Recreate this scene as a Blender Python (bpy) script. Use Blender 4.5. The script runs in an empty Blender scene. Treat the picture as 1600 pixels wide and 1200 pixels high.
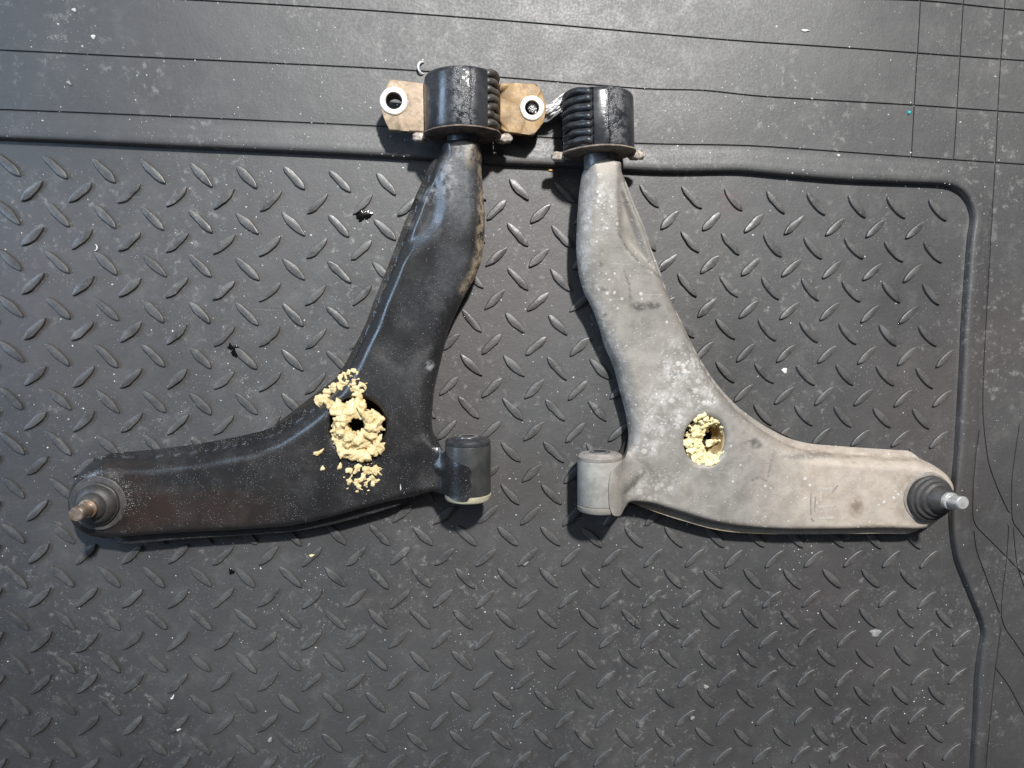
import bpy, bmesh, math, random
import numpy as np
from mathutils import Vector, Matrix
from mathutils.geometry import delaunay_2d_cdt
random.seed(7); rng = np.random.default_rng(7)
scene = bpy.context.scene
COL = scene.collection

# ------------------------------------------------------------------ camera
U = 0.042                      # tread pitch of the mat in metres
F = 1160.0                     # focal length in photo pixels (1600 x 1200)
H = np.array([[77.0500874, 1.47182770, 12.2639014], [5.15422685, 75.8721773, 258.078181], [5.50186187e-3, 4.95163078e-3, 1.0]])
K = np.array([[F, 0, 800.0], [0, F, 600.0], [0, 0, 1.0]])
B = np.linalg.inv(K) @ H
sc_ = 0.5 * (np.linalg.norm(B[:, 0]) + np.linalg.norm(B[:, 1]))
r1 = B[:, 0] / np.linalg.norm(B[:, 0]); r2 = B[:, 1] - r1 * (r1 @ B[:, 1]); r2 /= np.linalg.norm(r2)
r3 = np.cross(r1, r2); tv = B[:, 2] / sc_ * U
# world axes in camera (x right, y down, z forward): X = r1, Y = -r2, Z = -r3
RW = np.stack([r1, -r2, -r3], axis=1)          # camera <- world
CAM = -RW.T @ tv
M = Matrix.Identity(4)
ax = [RW.T @ np.array(v) for v in ((1, 0, 0), (0, -1, 0), (0, 0, -1))]
for c in range(3):
    for r in range(3): M[r][c] = ax[c][r]
for r in range(3): M[r][3] = CAM[r]
cam = bpy.data.cameras.new("camera"); cam.sensor_width = 36; cam.lens = 36 * F / 1600
cam.clip_start = 0.02; cam.clip_end = 50
cam_o = bpy.data.objects.new("camera", cam); COL.objects.link(cam_o); cam_o.matrix_world = M
scene.camera = cam_o
scene.render.resolution_x, scene.render.resolution_y = 1024, 768

def W(px, py, z=0.0):
    """point of the place at height z that the photograph shows at this pixel"""
    d = RW.T @ np.array([(px - 800) / F, (py - 600) / F, 1.0])
    t = (z - CAM[2]) / d[2]
    return CAM + d * t
def W2(pts, z=0.0): return np.array([W(p[0], p[1], z)[:2] for p in pts])
def proj(P):
    q = RW @ (np.asarray(P) - CAM); return 800 + F * q[0] / q[2], 600 + F * q[1] / q[2], q[2]
NAD = W(*proj([CAM[0], CAM[1], 0])[:2])

# ------------------------------------------------------------------ light
world = bpy.data.worlds.new("World"); scene.world = world; world.use_nodes = True
bg = world.node_tree.nodes["Background"]; bg.inputs[0].default_value = (0.85, 0.88, 1.0, 1); bg.inputs[1].default_value = 0.07
def area(name, loc, target, sx, sy, power, color, shape='RECTANGLE'):
    l = bpy.data.lights.new(name, 'AREA'); l.shape = shape; l.size = sx; l.size_y = sy; l.energy = power; l.color = color
    o = bpy.data.objects.new(name, l); COL.objects.link(o); o.location = loc
    o.rotation_euler = (Vector(target) - Vector(loc)).to_track_quat('-Z', 'Y').to_euler(); return o
cx, cy = float(CAM[0]), float(CAM[1])
def lamp(name, loc, target, power, color, radius, half_deg, blend):
    l = bpy.data.lights.new(name, 'SPOT'); l.energy = power; l.color = color; l.shadow_soft_size = radius; l.spot_size = math.radians(2 * half_deg); l.spot_blend = blend
    o = bpy.data.objects.new(name, l); COL.objects.link(o); o.location = loc
    o.rotation_euler = (Vector(target) - Vector(loc)).to_track_quat('-Z', 'Y').to_euler(); return o
aim = W(1120, 470, 0)
lamp("ceiling_lamp", (cx + 0.37, cy + 1.48, 2.2), tuple(aim), 540, (1.0, 0.985, 0.96), 0.075, 20.3, 0.8)
area("daylight_opening", (cx - 1.5, cy + 0.35, 0.80), (cx, cy, 0.03), 1.3, 0.40, 19, (0.54, 0.74, 1.0))
area("sheen_fill", (cx - 0.10, cy + 0.95, 2.4), (cx - 0.05, cy + 0.2, 0), 1.3, 0.8, 4, (1.0, 0.99, 0.98))  # unseen soft light added for sheen on mat and black paint
scene.view_settings.view_transform = 'Standard'; scene.view_settings.look = 'None'
scene.view_settings.exposure = 0.0; scene.view_settings.gamma = 1.0

# ------------------------------------------------------------------ node materials
class NT:
    def __init__(s, name):
        s.m = bpy.data.materials.new(name); s.m.use_nodes = True; s.t = s.m.node_tree; s.b = s.t.nodes["Principled BSDF"]
    def n(s, typ, **kw):
        x = s.t.nodes.new(typ)
        for k, v in kw.items():
            if k.startswith("i_"):
                key = k[2:]; key = int(key) if key.isdigit() else key.replace("_", " ")
                s.put(x.inputs[key], v)
            else: setattr(x, k, v)
        return x
    def put(s, sock, v):
        if isinstance(v, bpy.types.NodeSocket): s.t.links.new(v, sock)
        elif isinstance(v, bpy.types.Node): s.t.links.new(v.outputs[0], sock)
        else: sock.default_value = v
    def coord(s, scale=None):
        g = s.n("ShaderNodeTexCoord").outputs["Object"]
        if scale is not None:
            mp = s.n("ShaderNodeMapping"); s.put(mp.inputs["Vector"], g); mp.inputs["Scale"].default_value = scale; return mp.outputs[0]
        return g
    def world(s): return s.n("ShaderNodeNewGeometry").outputs["Position"]
    def noise(s, scale, detail=4, rough=0.6, vec=None, dist=0.0):
        x = s.n("ShaderNodeTexNoise"); x.inputs["Scale"].default_value = scale; x.inputs["Detail"].default_value = detail
        x.inputs["Roughness"].default_value = rough; x.inputs["Distortion"].default_value = dist
        s.put(x.inputs["Vector"], vec if vec is not None else s.world()); return x.outputs["Fac"]
    def vor(s, scale, feature='F1', vec=None, rand=1.0):
        x = s.n("ShaderNodeTexVoronoi", feature=feature); x.inputs["Scale"].default_value = scale; x.inputs["Randomness"].default_value = rand
        s.put(x.inputs["Vector"], vec if vec is not None else s.world()); return x
    def step(s, v, a, b, lo=0.0, hi=1.0):
        x = s.n("ShaderNodeMapRange"); x.interpolation_type = 'SMOOTHSTEP'
        s.put(x.inputs[0], v)
        for i, q in enumerate((a, b, lo, hi)): s.put(x.inputs[1 + i], q)
        return x.outputs[0]
    def math(s, op, a, b=0.0):
        x = s.n("ShaderNodeMath", operation=op); s.put(x.inputs[0], a); s.put(x.inputs[1], b); return x.outputs[0]
    def mix(s, f, a, b):
        x = s.n("ShaderNodeMix", data_type='RGBA'); s.put(x.inputs[0], f)
        for i, v in ((6, a), (7, b)):
            s.put(x.inputs[i], v if not isinstance(v, tuple) else (*v, 1.0)[:4])
        return x.outputs[2]
    def attr(s, name): return s.n("ShaderNodeAttribute", attribute_name=name).outputs["Fac"]
    def bump(s, h, strength=0.4, dist=0.001, normal=None):
        x = s.n("ShaderNodeBump"); x.inputs["Strength"].default_value = strength; x.inputs["Distance"].default_value = dist
        s.put(x.inputs["Height"], h)
        if normal is not None: s.put(x.inputs["Normal"], normal)
        return x.outputs[0]
    def out(s, color=None, rough=None, metal=None, normal=None, spec=None):
        for k, v in (("Base Color", color), ("Roughness", rough), ("Metallic", metal), ("Normal", normal), ("Specular IOR Level", spec)):
            if v is None: continue
            if isinstance(v, tuple): v = (*v, 1.0)[:4]
            s.put(s.b.inputs[k], v)
        return s.m

def mat_rubber_mat():
    s = NT("mat_rubber")
    big = s.noise(5.5, 3, .5); mid = s.noise(34, 6, .7); fine = s.noise(420, 3, .6); grain = s.noise(1500, 2, .5)
    c = s.mix(s.step(big, .3, .7), (0.037, 0.037, 0.038), (0.055, 0.0545, 0.0545))
    c = s.mix(s.math('MULTIPLY', s.step(mid, .50, .78), .40), c, (0.125, 0.122, 0.118))
    c = s.mix(s.math('MULTIPLY', s.step(s.noise(3.1, 2, .5), .5, .72), .5), c, (0.062, 0.052, 0.050))
    # scuffs, stretched one way
    sv = s.n("ShaderNodeMapping"); s.put(sv.inputs[0], s.world()); sv.inputs["Scale"].default_value = (38, 260, 1); sv.inputs["Rotation"].default_value = (0, 0, .35)
    sc = s.noise(1.0, 4, .65, vec=sv.outputs[0])
    c = s.mix(s.math('MULTIPLY', s.step(sc, .66, .78), s.step(mid, .45, .65, 0, .6)), c, (0.17, 0.165, 0.16))
    for rot, sca, lo_, hi_, col_, k_ in ((1.1, (20, 900, 1), .70, .76, (0.19, 0.185, 0.18), .6), (-.7, (26, 1100, 1), .71, .77, (0.17, 0.165, 0.16), .5), (.3, (30, 800, 1), .72, .77, (0.012, 0.012, 0.012), .8), (2.2, (45, 700, 1), .73, .78, (0.010, 0.010, 0.010), .8)):
        mv = s.n("ShaderNodeMapping"); s.put(mv.inputs[0], s.world()); mv.inputs["Scale"].default_value = sca; mv.inputs["Rotation"].default_value = (0, 0, rot)
        c = s.mix(s.math('MULTIPLY', s.math('MULTIPLY', s.step(s.noise(1.0, 2, .5, vec=mv.outputs[0]), lo_, hi_), k_), s.step(s.noise(14 + rot, 2, .5), .5, .6)), c, col_)
    smv = s.noise(120, 4, .7); c = s.mix(s.math('MULTIPLY', s.math('MULTIPLY', s.step(smv, .54, .70), s.step(s.noise(9, 3, .6), .44, .62)), .6), c, (0.22, 0.215, 0.205))
    d = s.vor(330).outputs["Distance"]
    dots = s.math('MULTIPLY', s.step(d, .16, .07), s.step(s.noise(26, 3, .6), .48, .62))
    c = s.mix(s.math('MULTIPLY', dots, .65), c, (0.42, 0.42, 0.41))
    sz = s.n("ShaderNodeSeparateXYZ"); s.put(sz.inputs[0], s.world())
    worn = s.math('MULTIPLY', s.math('MULTIPLY', s.step(sz.outputs[2], .0018, .0024), s.step(sz.outputs[2], .0045, .0035)), s.step(s.noise(70, 4, .7), .34, .62))
    c = s.mix(s.math('MULTIPLY', worn, .55), c, (0.105, 0.103, 0.10))
    # dried red-brown stain
    p = W(1140, 316); st = s.n("ShaderNodeVectorMath", operation='DISTANCE'); s.put(st.inputs[0], s.world()); st.inputs[1].default_value = (p[0], p[1], 0)
    c = s.mix(s.math('MULTIPLY', s.step(st.outputs["Value"], .020, .004), s.step(s.noise(160, 3, .6), .42, .6, 0, .6)), c, (0.075, 0.032, 0.034))
    r = s.step(mid, .3, .75, .50, .60)
    r = s.math('ADD', r, s.step(fine, .3, .7, -.05, .05)); r = s.math('SUBTRACT', r, s.math('MULTIPLY', s.math('MULTIPLY', s.step(sz.outputs[2], .0010, .0020), s.step(sz.outputs[2], .0045, .0035)), s.step(s.noise(23, 2, .5), .35, .65, .05, .17)))
    n1 = s.bump(s.noise(55, 3, .5), .25, .0016); n2 = s.bump(fine, .22, .0006, n1); n3 = s.bump(grain, .12, .0003, n2)
    return s.out(c, r, 0.0, n3, .75)

def mat_black_paint():
    s = NT("oily_black_paint")
    mid = s.noise(48, 5, .65); big = s.noise(9, 3, .5); fine = s.noise(700, 3, .6)
    c = s.mix(s.step(big, .35, .68), (0.009, 0.009, 0.010), (0.019, 0.0185, 0.0185))
    c = s.mix(s.math('MULTIPLY', s.step(mid, .50, .74), .35), c, (0.052, 0.050, 0.049))
    tan = s.math('MULTIPLY', s.attr("tan"), s.step(s.noise(120, 5, .7), .36, .58))
    c = s.mix(tan, c, s.mix(s.step(s.noise(170, 3, .6), .35, .65), (0.40, 0.31, 0.20), (0.19, 0.15, 0.11)))
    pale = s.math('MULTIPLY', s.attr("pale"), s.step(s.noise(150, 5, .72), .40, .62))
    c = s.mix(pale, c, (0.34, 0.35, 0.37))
    dust = s.math('MULTIPLY', s.attr("dust"), s.step(s.noise(210, 5, .75), .30, .68, .35, 1.0))  # dust film that also puts the neck's sheen into the colour
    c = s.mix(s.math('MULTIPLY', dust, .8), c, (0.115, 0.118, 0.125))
    brown = s.math('MULTIPLY', s.attr("brown"), s.step(mid, .3, .6, .4, 1))
    c = s.mix(brown, c, (0.030, 0.019, 0.015))
    d = s.vor(620).outputs["Distance"]
    sp = s.math('MULTIPLY', s.step(d, .24, .10), s.step(s.noise(60, 4, .65), .44, .60))
    c = s.mix(s.math('MULTIPLY', sp, .45), c, (0.20, 0.195, 0.19))
    r = s.math('ADD', s.step(mid, .3, .7, .26, .38), s.math('MULTIPLY', s.math('MAXIMUM', tan, pale), .25))
    n = s.bump(fine, .25, .0005); n = s.bump(s.noise(90, 4, .6), .18, .0012, n); n = s.bump(sp, .5, .0006, n)
    return s.out(c, r, 0.0, n, .8)

def mat_grey_casting():
    s = NT("dusty_grey_metal")
    big = s.noise(16, 4, .6); mid = s.noise(62, 6, .74, dist=.15); fine = s.noise(520, 4, .65)
    grey = s.mix(s.step(mid, .32, .7), (0.220, 0.206, 0.187), (0.292, 0.276, 0.252))
    beige = s.mix(s.step(mid, .32, .7), (0.335, 0.285, 0.238), (0.43, 0.38, 0.325))
    bf = s.math('ADD', s.attr("beige"), s.step(big, .3, .7, -.18, .18)); bf.node.use_clamp = True
    c = s.mix(bf, grey, beige)
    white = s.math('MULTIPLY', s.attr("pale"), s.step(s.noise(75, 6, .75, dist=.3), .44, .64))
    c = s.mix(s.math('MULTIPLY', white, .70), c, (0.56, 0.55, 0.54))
    tanf = s.math('MULTIPLY', s.attr("tan"), s.step(s.noise(110, 4, .6), .35, .55))
    c = s.mix(tanf, c, (0.33, 0.27, 0.17))
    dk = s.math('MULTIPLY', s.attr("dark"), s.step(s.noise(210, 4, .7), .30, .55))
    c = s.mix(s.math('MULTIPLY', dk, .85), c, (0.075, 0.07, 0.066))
    br = s.math('MULTIPLY', s.attr("brown"), s.step(s.noise(130, 5, .7), .3, .6))
    c = s.mix(s.math('MULTIPLY', br, .8), c, (0.13, 0.095, 0.065))
    v1 = s.vor(125).outputs["Distance"]; v2 = s.vor(330).outputs["Distance"]
    nz = s.math('MULTIPLY', s.math('SUBTRACT', s.noise(330, 3, .6), .5), .22); nl = s.math('MULTIPLY', s.math('SUBTRACT', s.noise(45, 2, .5), .62), .5)
    drops = s.math('MULTIPLY', s.step(s.math('SUBTRACT', s.math('ADD', v1, nz), nl), .24, .12), s.step(s.noise(21, 3, .6), .42, .52))
    drops2 = s.math('MULTIPLY', s.step(v2, .22, .10), s.step(s.noise(33, 3, .6), .46, .62))
    v3 = s.vor(210).outputs["Distance"]; v4 = s.vor(95).outputs["Distance"]
    sp1 = s.math('MULTIPLY', s.step(s.math('ADD', v3, nz), .30, .14), s.attr("pale")); sp2 = s.math('MULTIPLY', s.step(s.math('ADD', v4, s.math('MULTIPLY', nz, 1.6)), .34, .20), s.math('MULTIPLY', s.attr("pale"), s.step(s.noise(38, 2, .5), .45, .55)))
    dd = s.math('MAXIMUM', s.math('MAXIMUM', drops, drops2), s.math('MAXIMUM', s.math('MULTIPLY', sp1, .8), sp2))
    mot = s.math('MULTIPLY', s.attr("pale"), s.step(s.noise(105, 5, .7), .53, .66)); c = s.mix(s.math('MULTIPLY', mot, .6), c, (0.13, 0.127, 0.122))
    c = s.mix(s.math('MULTIPLY', dd, .6), c, (0.64, 0.62, 0.59))
    pits = s.math('MULTIPLY', s.step(s.vor(260).outputs["Distance"], .13, .06), s.step(s.noise(40, 3, .6), .52, .62))
    c = s.mix(s.math('MULTIPLY', pits, .7), c, (0.09, 0.085, 0.08))
    for rot, sca, lo_, hi_, col_, k_ in ((.9, (24, 620, 60), .69, .76, (0.46, 0.45, 0.43), .5), (-.5, (30, 700, 60), .70, .76, (0.085, 0.08, 0.075), .6), (1.9, (36, 520, 60), .71, .77, (0.10, 0.09, 0.08), .6)):
        mv = s.n("ShaderNodeMapping"); s.put(mv.inputs[0], s.world()); mv.inputs["Scale"].default_value = sca; mv.inputs["Rotation"].default_value = (0, 0, rot)
        c = s.mix(s.math('MULTIPLY', s.step(s.noise(1.0, 2, .5, vec=mv.outputs[0]), lo_, hi_), k_), c, col_)
    r = s.step(mid, .3, .7, .48, .66)
    n = s.bump(fine, .22, .0006); n = s.bump(mid, .18, .0016, n); n = s.bump(s.math('SUBTRACT', dd, pits), .4, .0006, n)
    return s.out(c, r, s.math('MULTIPLY', s.math('SUBTRACT', 1.0, bf), .22), n, .45)

def simple(name, c1, c2, rough, scale=90, metal=0.0, bump=.25, bscale=400, spec=.5, lo=.35, hi=.65, bd=.0007):
    s = NT(name); f = s.step(s.noise(scale, 5, .68), lo, hi)
    c = s.mix(f, c1, c2); n = s.bump(s.noise(bscale, 4, .6), bump, bd)
    r = s.step(s.noise(scale * 1.7, 3, .6), .3, .7, max(.05, rough - .08), rough + .08)
    return s.out(c, r, metal, n, spec)

def mat_sleeve(name, base1, base2, scuff, seam_off, side):
    """painted sleeve with a rough cracked seam along its top; local x runs across, y along the axis"""
    s = NT(name); g = s.coord(); sep = s.n("ShaderNodeSeparateXYZ"); s.put(sep.inputs[0], g)
    x = s.math('ADD', sep.outputs[0], s.math('MULTIPLY', s.math('SUBTRACT', s.noise(95, 4, .7), .5), .007))
    dx = s.math('ABSOLUTE', s.math('SUBTRACT', x, seam_off))
    c = s.mix(s.step(s.noise(60, 4, .6), .35, .65), base1, base2)
    pale = s.math('MULTIPLY', s.step(s.math('ABSOLUTE', s.math('SUBTRACT', sep.outputs[0], seam_off + side)), .015, .002), s.step(s.noise(130, 5, .72), .43, .6))
    c = s.mix(s.math('MULTIPLY', pale, .5), c, scuff)
    crack = s.step(dx, .0011, .0004)
    c = s.mix(s.math('MULTIPLY', crack, s.step(s.noise(60, 2, .5), .36, .46)), c, (0.008, 0.008, 0.008))
    r = s.step(s.noise(80, 4, .6), .3, .7, .20, .32)
    r = s.math('ADD', r, s.math('MULTIPLY', pale, .12))
    n = s.bump(s.noise(260, 4, .65), .15, .0008); n = s.bump(s.math('SUBTRACT', s.math('MULTIPLY', pale, .5), crack), .7, .0010, n)
    return s.out(c, r, 0.0, n, .6)

MAT = dict(
    mat=mat_rubber_mat(), black=mat_black_paint(), grey=mat_grey_casting(),
    rubber=simple("bushing_rubber", (0.016, 0.017, 0.020), (0.035, 0.036, 0.040), .42, 120),
    rubber_dusty=simple("dusty_rubber", (0.030, 0.029, 0.029), (0.075, 0.07, 0.066), .6, 100),
    rib_brown=simple("dusty_brown_rubber", (0.030, 0.027, 0.026), (0.075, 0.065, 0.06), .5, 150),
    boot=simple("boot_rubber", (0.030, 0.029, 0.029), (0.055, 0.052, 0.050), .5, 80),
    steel=simple("bare_steel", (0.50, 0.49, 0.47), (0.72, 0.71, 0.69), .30, 160, 1.0),
    rusty_steel=simple("rusty_steel", (0.42, 0.27, 0.17), (0.60, 0.53, 0.46), .38, 190, .85),
    rust=simple("rust_dirt", (0.055, 0.040, 0.032), (0.17, 0.13, 0.10), .7, 150, 0, .5, 300),
    beige_rust=simple("beige_rust", (0.24, 0.20, 0.16), (0.10, 0.075, 0.055), .7, 150, 0, .4, 300),
    bracket=simple("tan_coated_steel", (0.31, 0.20, 0.085), (0.20, 0.13, 0.065), .55, 70, .1, .3, 350),
    bracket_pale=simple("pale_tan_coated_steel", (0.36, 0.27, 0.185), (0.20, 0.145, 0.095), .55, 85, .1, .4, 350, lo=.42, hi=.7),
    ring=simple("clean_machined_face", (0.80, 0.77, 0.70), (0.66, 0.60, 0.50), .45, 220, .15, .3, 500),
    pin=simple("grey_pin_steel", (0.115, 0.12, 0.13), (0.20, 0.195, 0.19), .42, 140, .35),
    pin_l=simple("blue_grey_pin_steel", (0.055, 0.062, 0.075), (0.105, 0.11, 0.12), .38, 140, .3),
    ear=simple("corroded_ear", (0.20, 0.155, 0.12), (0.50, 0.45, 0.40), .7, 200, 0, .6, 350, bd=.0012),
    small_l=simple("satin_black_sleeve", (0.030, 0.031, 0.032), (0.050, 0.050, 0.049), .38, 55),
    small_r=simple("pale_grey_sleeve", (0.335, 0.32, 0.295), (0.245, 0.232, 0.212), .55, 75, .1),
    cream=simple("cream_plastic", (0.48, 0.46, 0.33), (0.36, 0.33, 0.24), .55, 110),
    dusty_rim=simple("dusty_brown_rim", (0.20, 0.175, 0.15), (0.27, 0.25, 0.235), .65, 90),
    dusty_rim2=simple("grey_brown_rim", (0.20, 0.185, 0.165), (0.27, 0.245, 0.215), .65, 60),
    foam=simple("old_yellow_foam", (0.54, 0.39, 0.18), (0.72, 0.60, 0.34), .48, 130, 0, .5, 420, bd=.002),
    foam_pale=simple("pale_yellow_foam", (0.80, 0.72, 0.44), (0.68, 0.56, 0.30), .50, 120, 0, .5, 420, bd=.0025),
    foam_brown=simple("smooth_brown_foam_skin", (0.40, 0.33, 0.19), (0.30, 0.19, 0.08), .5, 60, 0, .2, 150),
    grit=simple("white_grit", (0.72, 0.72, 0.70), (0.5, 0.5, 0.49), .6, 300),
    paper=simple("white_scrap", (0.66, 0.66, 0.64), (0.50, 0.50, 0.48), .6, 200),
    dull=simple("dull_pale_crumb", (0.30, 0.29, 0.28), (0.18, 0.175, 0.17), .7, 260),
    teal=simple("teal_crumb", (0.03, 0.33, 0.36), (0.06, 0.42, 0.42), .5, 200),
    orange=simple("orange_chip", (0.60, 0.36, 0.12), (0.72, 0.48, 0.2), .6, 200),
    oil=simple("black_oil", (0.003, 0.003, 0.003), (0.006, 0.005, 0.004), .12, 50, spec=.5),
    inside=simple("shade_black_inside", (0.008, 0.007, 0.006), (0.016, 0.012, 0.010), .8, 120),  # near-black, so the shade of the cavity is in the colour
    stud=simple("bright_stud_steel", (0.50, 0.50, 0.49), (0.66, 0.66, 0.65), .34, 160, .6, .15, 300),
    silver=simple("silver_foil", (0.45, 0.45, 0.46), (0.80, 0.80, 0.80), .33, 300, .3, .8, 240, bd=.002),
    emboss=simple("embossed_metal", (0.37, 0.33, 0.29), (0.43, 0.39, 0.345), .6, 90),
    sleeve_l=mat_sleeve("black_sleeve_scuffed", (0.018, 0.019, 0.023), (0.035, 0.036, 0.040), (0.24, 0.24, 0.24), -.0065, .006),
    sleeve_r=mat_sleeve("black_sleeve_cracked", (0.018, 0.019, 0.023), (0.038, 0.039, 0.043), (0.20, 0.20, 0.21), -.0035, -.007),
)

# ------------------------------------------------------------------ object helpers
def link(name, me, mat=None, parent=None, smooth=True, loc=None, rot=None):
    if mat is not None and len(me.materials) == 0: me.materials.append(mat)
    if smooth is not None:
        for p in me.polygons: p.use_smooth = smooth
    o = bpy.data.objects.new(name, me); COL.objects.link(o)
    if loc is not None: o.location = loc
    if rot is not None: o.rotation_euler = rot
    if parent is not None: o.parent = parent
    return o
def mesh(name, V, Fc):
    me = bpy.data.meshes.new(name); me.from_pydata([tuple(map(float, v)) for v in V], [], [tuple(map(int, f)) for f in Fc]); me.update(); return me
def tag(o, label, cat, group=None, kind=None):
    o["label"] = label; o["category"] = cat
    if group: o["group"] = group
    if kind: o["kind"] = kind
    return o
def sharp(o, deg=35):
    me = o.data; lim = math.radians(deg); bm = bmesh.new(); bm.from_mesh(me)
    for e in bm.edges:
        if len(e.link_faces) == 2 and e.calc_face_angle(0) > lim: e.smooth = False
    bm.to_mesh(me); bm.free()
def lathe_mesh(name, prof, seg=64, rfun=None, a0=0, a1=2 * math.pi, cap0=True, cap1=True):
    """prof = [(s, r)...] along local +y; angle measured from +z towards +x"""
    V = []; Fc = []; full = abs(a1 - a0 - 2 * math.pi) < 1e-6; n = seg if full else seg + 1
    for k, (s, r) in enumerate(prof):
        for i in range(n):
            a = a0 + (a1 - a0) * i / seg; rr = rfun(r, a, s) if rfun else r
            V.append((rr * math.sin(a), s, rr * math.cos(a)))
    for k in range(len(prof) - 1):
        for i in range(seg):
            j = (i + 1) % n; Fc.append((k * n + i, k * n + j, (k + 1) * n + j, (k + 1) * n + i))
    if cap0: Fc.append(tuple(range(n - 1, -1, -1)))
    if cap1: Fc.append(tuple((len(prof) - 1) * n + i for i in range(n)))
    me = mesh(name, V, Fc); bm = bmesh.new(); bm.from_mesh(me); bmesh.ops.recalc_face_normals(bm, faces=bm.faces); bm.to_mesh(me); bm.free(); return me
def lathe(name, prof, mat, parent, loc, rot=(0, 0, 0), deg=35, **kw):
    o = link(name, lathe_mesh(name, prof, **kw), mat, parent, loc=loc, rot=rot); sharp(o, deg); return o
UP = (math.pi / 2, 0, 0)          # turns a lathe's axis (+y) to +z

def vnoise(x, y, s=1.0, seed=0):
    """cheap smooth value noise for shaping"""
    return (math.sin(x * s * 1.7 + seed) * math.cos(y * s * 2.3 + seed * 1.3) + .5 * math.sin(x * s * 4.1 - y * s * 3.7 + seed * 2.1)) / 1.5

def seg_dist(P, A):
    """distance from points P (n,2) to polyline A (m,2); also index + param of the nearest segment"""
    best = np.full(len(P), 1e9); bi = np.zeros(len(P), int); bt = np.zeros(len(P))
    for k in range(len(A) - 1):
        a, b = A[k], A[k + 1]; d = b - a; L = d @ d
        t = np.clip(((P - a) @ d) / L, 0, 1); q = a + t[:, None] * d
        ds = np.hypot(*(P - q).T); m = ds < best
        best[m] = ds[m]; bi[m] = k; bt[m] = t[m]
    return best, bi, bt
def inside(P, A):
    c = np.zeros(len(P), bool); n = len(A)
    for k in range(n):
        x0, y0 = A[k]; x1, y1 = A[(k + 1) % n]
        if y0 == y1: continue
        m = (y0 > P[:, 1]) != (y1 > P[:, 1])
        c ^= m & (P[:, 0] < (x1 - x0) * (P[:, 1] - y0) / (y1 - y0) + x0)
    return c
def catmull(A, step, closed=False, extra=None):
    """resample with a Catmull-Rom curve; extra columns are interpolated along"""
    A = np.asarray(A, float); n = len(A); out = []
    segs = n if closed else n - 1
    for k in range(segs):
        p1, p2 = A[k], A[(k + 1) % n]
        p0 = A[(k - 1) % n] if closed or k > 0 else 2 * p1 - p2
        p3 = A[(k + 2) % n] if closed or k + 2 < n else 2 * p2 - p1
        L = np.hypot(*(p2 - p1)[:2]); m = max(1, int(round(L / step)))
        for i in range(m):
            t = i / m; h = .5 * (2 * p1 + (p2 - p0) * t + (2 * p0 - 5 * p1 + 4 * p2 - p3) * t * t + (3 * p1 - p0 - 3 * p2 + p3) * t ** 3)
            lin = p1 + (p2 - p1) * t; h[2:] = lin[2:]; h[:2] = .75 * h[:2] + .25 * lin[:2]; out.append(h)
    if not closed: out.append(A[-1])
    return np.array(out)
def sstep(x, a, b):
    t = np.clip((x - a) / (b - a), 0, 1); return t * t * (3 - 2 * t)

# ------------------------------------------------------------------ the rubber mat
BORDER = [(-700, 190), (-300, 207), (0, 220), (150, 226.5), (300, 233.5), (450, 240), (600, 247.5), (760, 258), (880, 263), (1000, 270), (1060, 271.5), (1150, 270.5), (1225, 277), (1319, 284.5), (1450, 289.5),
          (1478, 292), (1496, 301), (1508, 317), (1514, 342), (1510, 372), (1505, 435), (1500, 510), (1498, 560), (1494, 631), (1490, 702), (1486, 745), (1481, 800), (1483, 838), (1489, 871), (1502, 905), (1517, 941), (1528, 970), (1531, 990),
          (1527, 1013), (1521, 1058), (1519, 1115), (1514, 1200), (1507, 1350), (1490, 1800)]
border = catmull(W2(BORDER), .004)
ZB = 0.0075                    # height of the border above the tread field
GROOVES = [[(-700, -45), (0, -18), (300, 0), (600, 17), (1000, 50), (1180, 65), (1432, 82.5), (1600, 94), (2000, 122)],
    [(-700, 48), (0, 78), (200, 88), (600, 107), (800, 122), (1000, 138), (1100, 141), (1200, 151), (1427, 164), (1600, 176), (2000, 203)],
    [(-700, 145), (0, 171), (200, 179), (600, 197.5), (800, 211), (1000, 224), (1180, 228), (1425, 245), (1600, 257), (2000, 284)],
    [(400, -88), (800, -42), (1180, -6), (1440, 0.5), (1600, 15), (2000, 45)],
    [(1446, -300), (1439, 0), (1432, 120), (1425, 245)], [(1522, -300), (1507, 3), (1499, 130), (1491, 249)],
    [(1592, -300), (1572, 10), (1563, 130), (1556, 253), (1548, 400), (1539, 560), (1537, 645), (1545, 719), (1560, 764), (1576, 799)],
    [(1531, 675), (1525, 720), (1522, 760), (1521, 804), (1526, 822), (1548, 845), (1570, 867), (1600, 897), (1680, 960)],
    [(1523, 832), (1527, 860), (1543, 905), (1563, 958)],
    [(1594, 666), (1586, 720), (1582, 758), (1583, 812), (1600, 838), (1690, 960)],
    [(1577, 825), (1574, 868), (1566, 965), (1591, 1010), (1640, 1080)], [(1584, 826), (1587, 856), (1591, 886), (1606, 930)],
    [(1564, 980), (1554, 1053), (1543, 1172), (1530, 1330), (1515, 1500)], [(1555, 1043), (1577, 1072), (1600, 1115), (1660, 1230)]]
grooves = [catmull(W2(g, ZB), .006) for g in GROOVES]
field_poly = np.vstack([border, W2([(-700, 1800)])])
gw = [1.0] * 4 + [.62] * (len(GROOVES) - 4)
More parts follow.
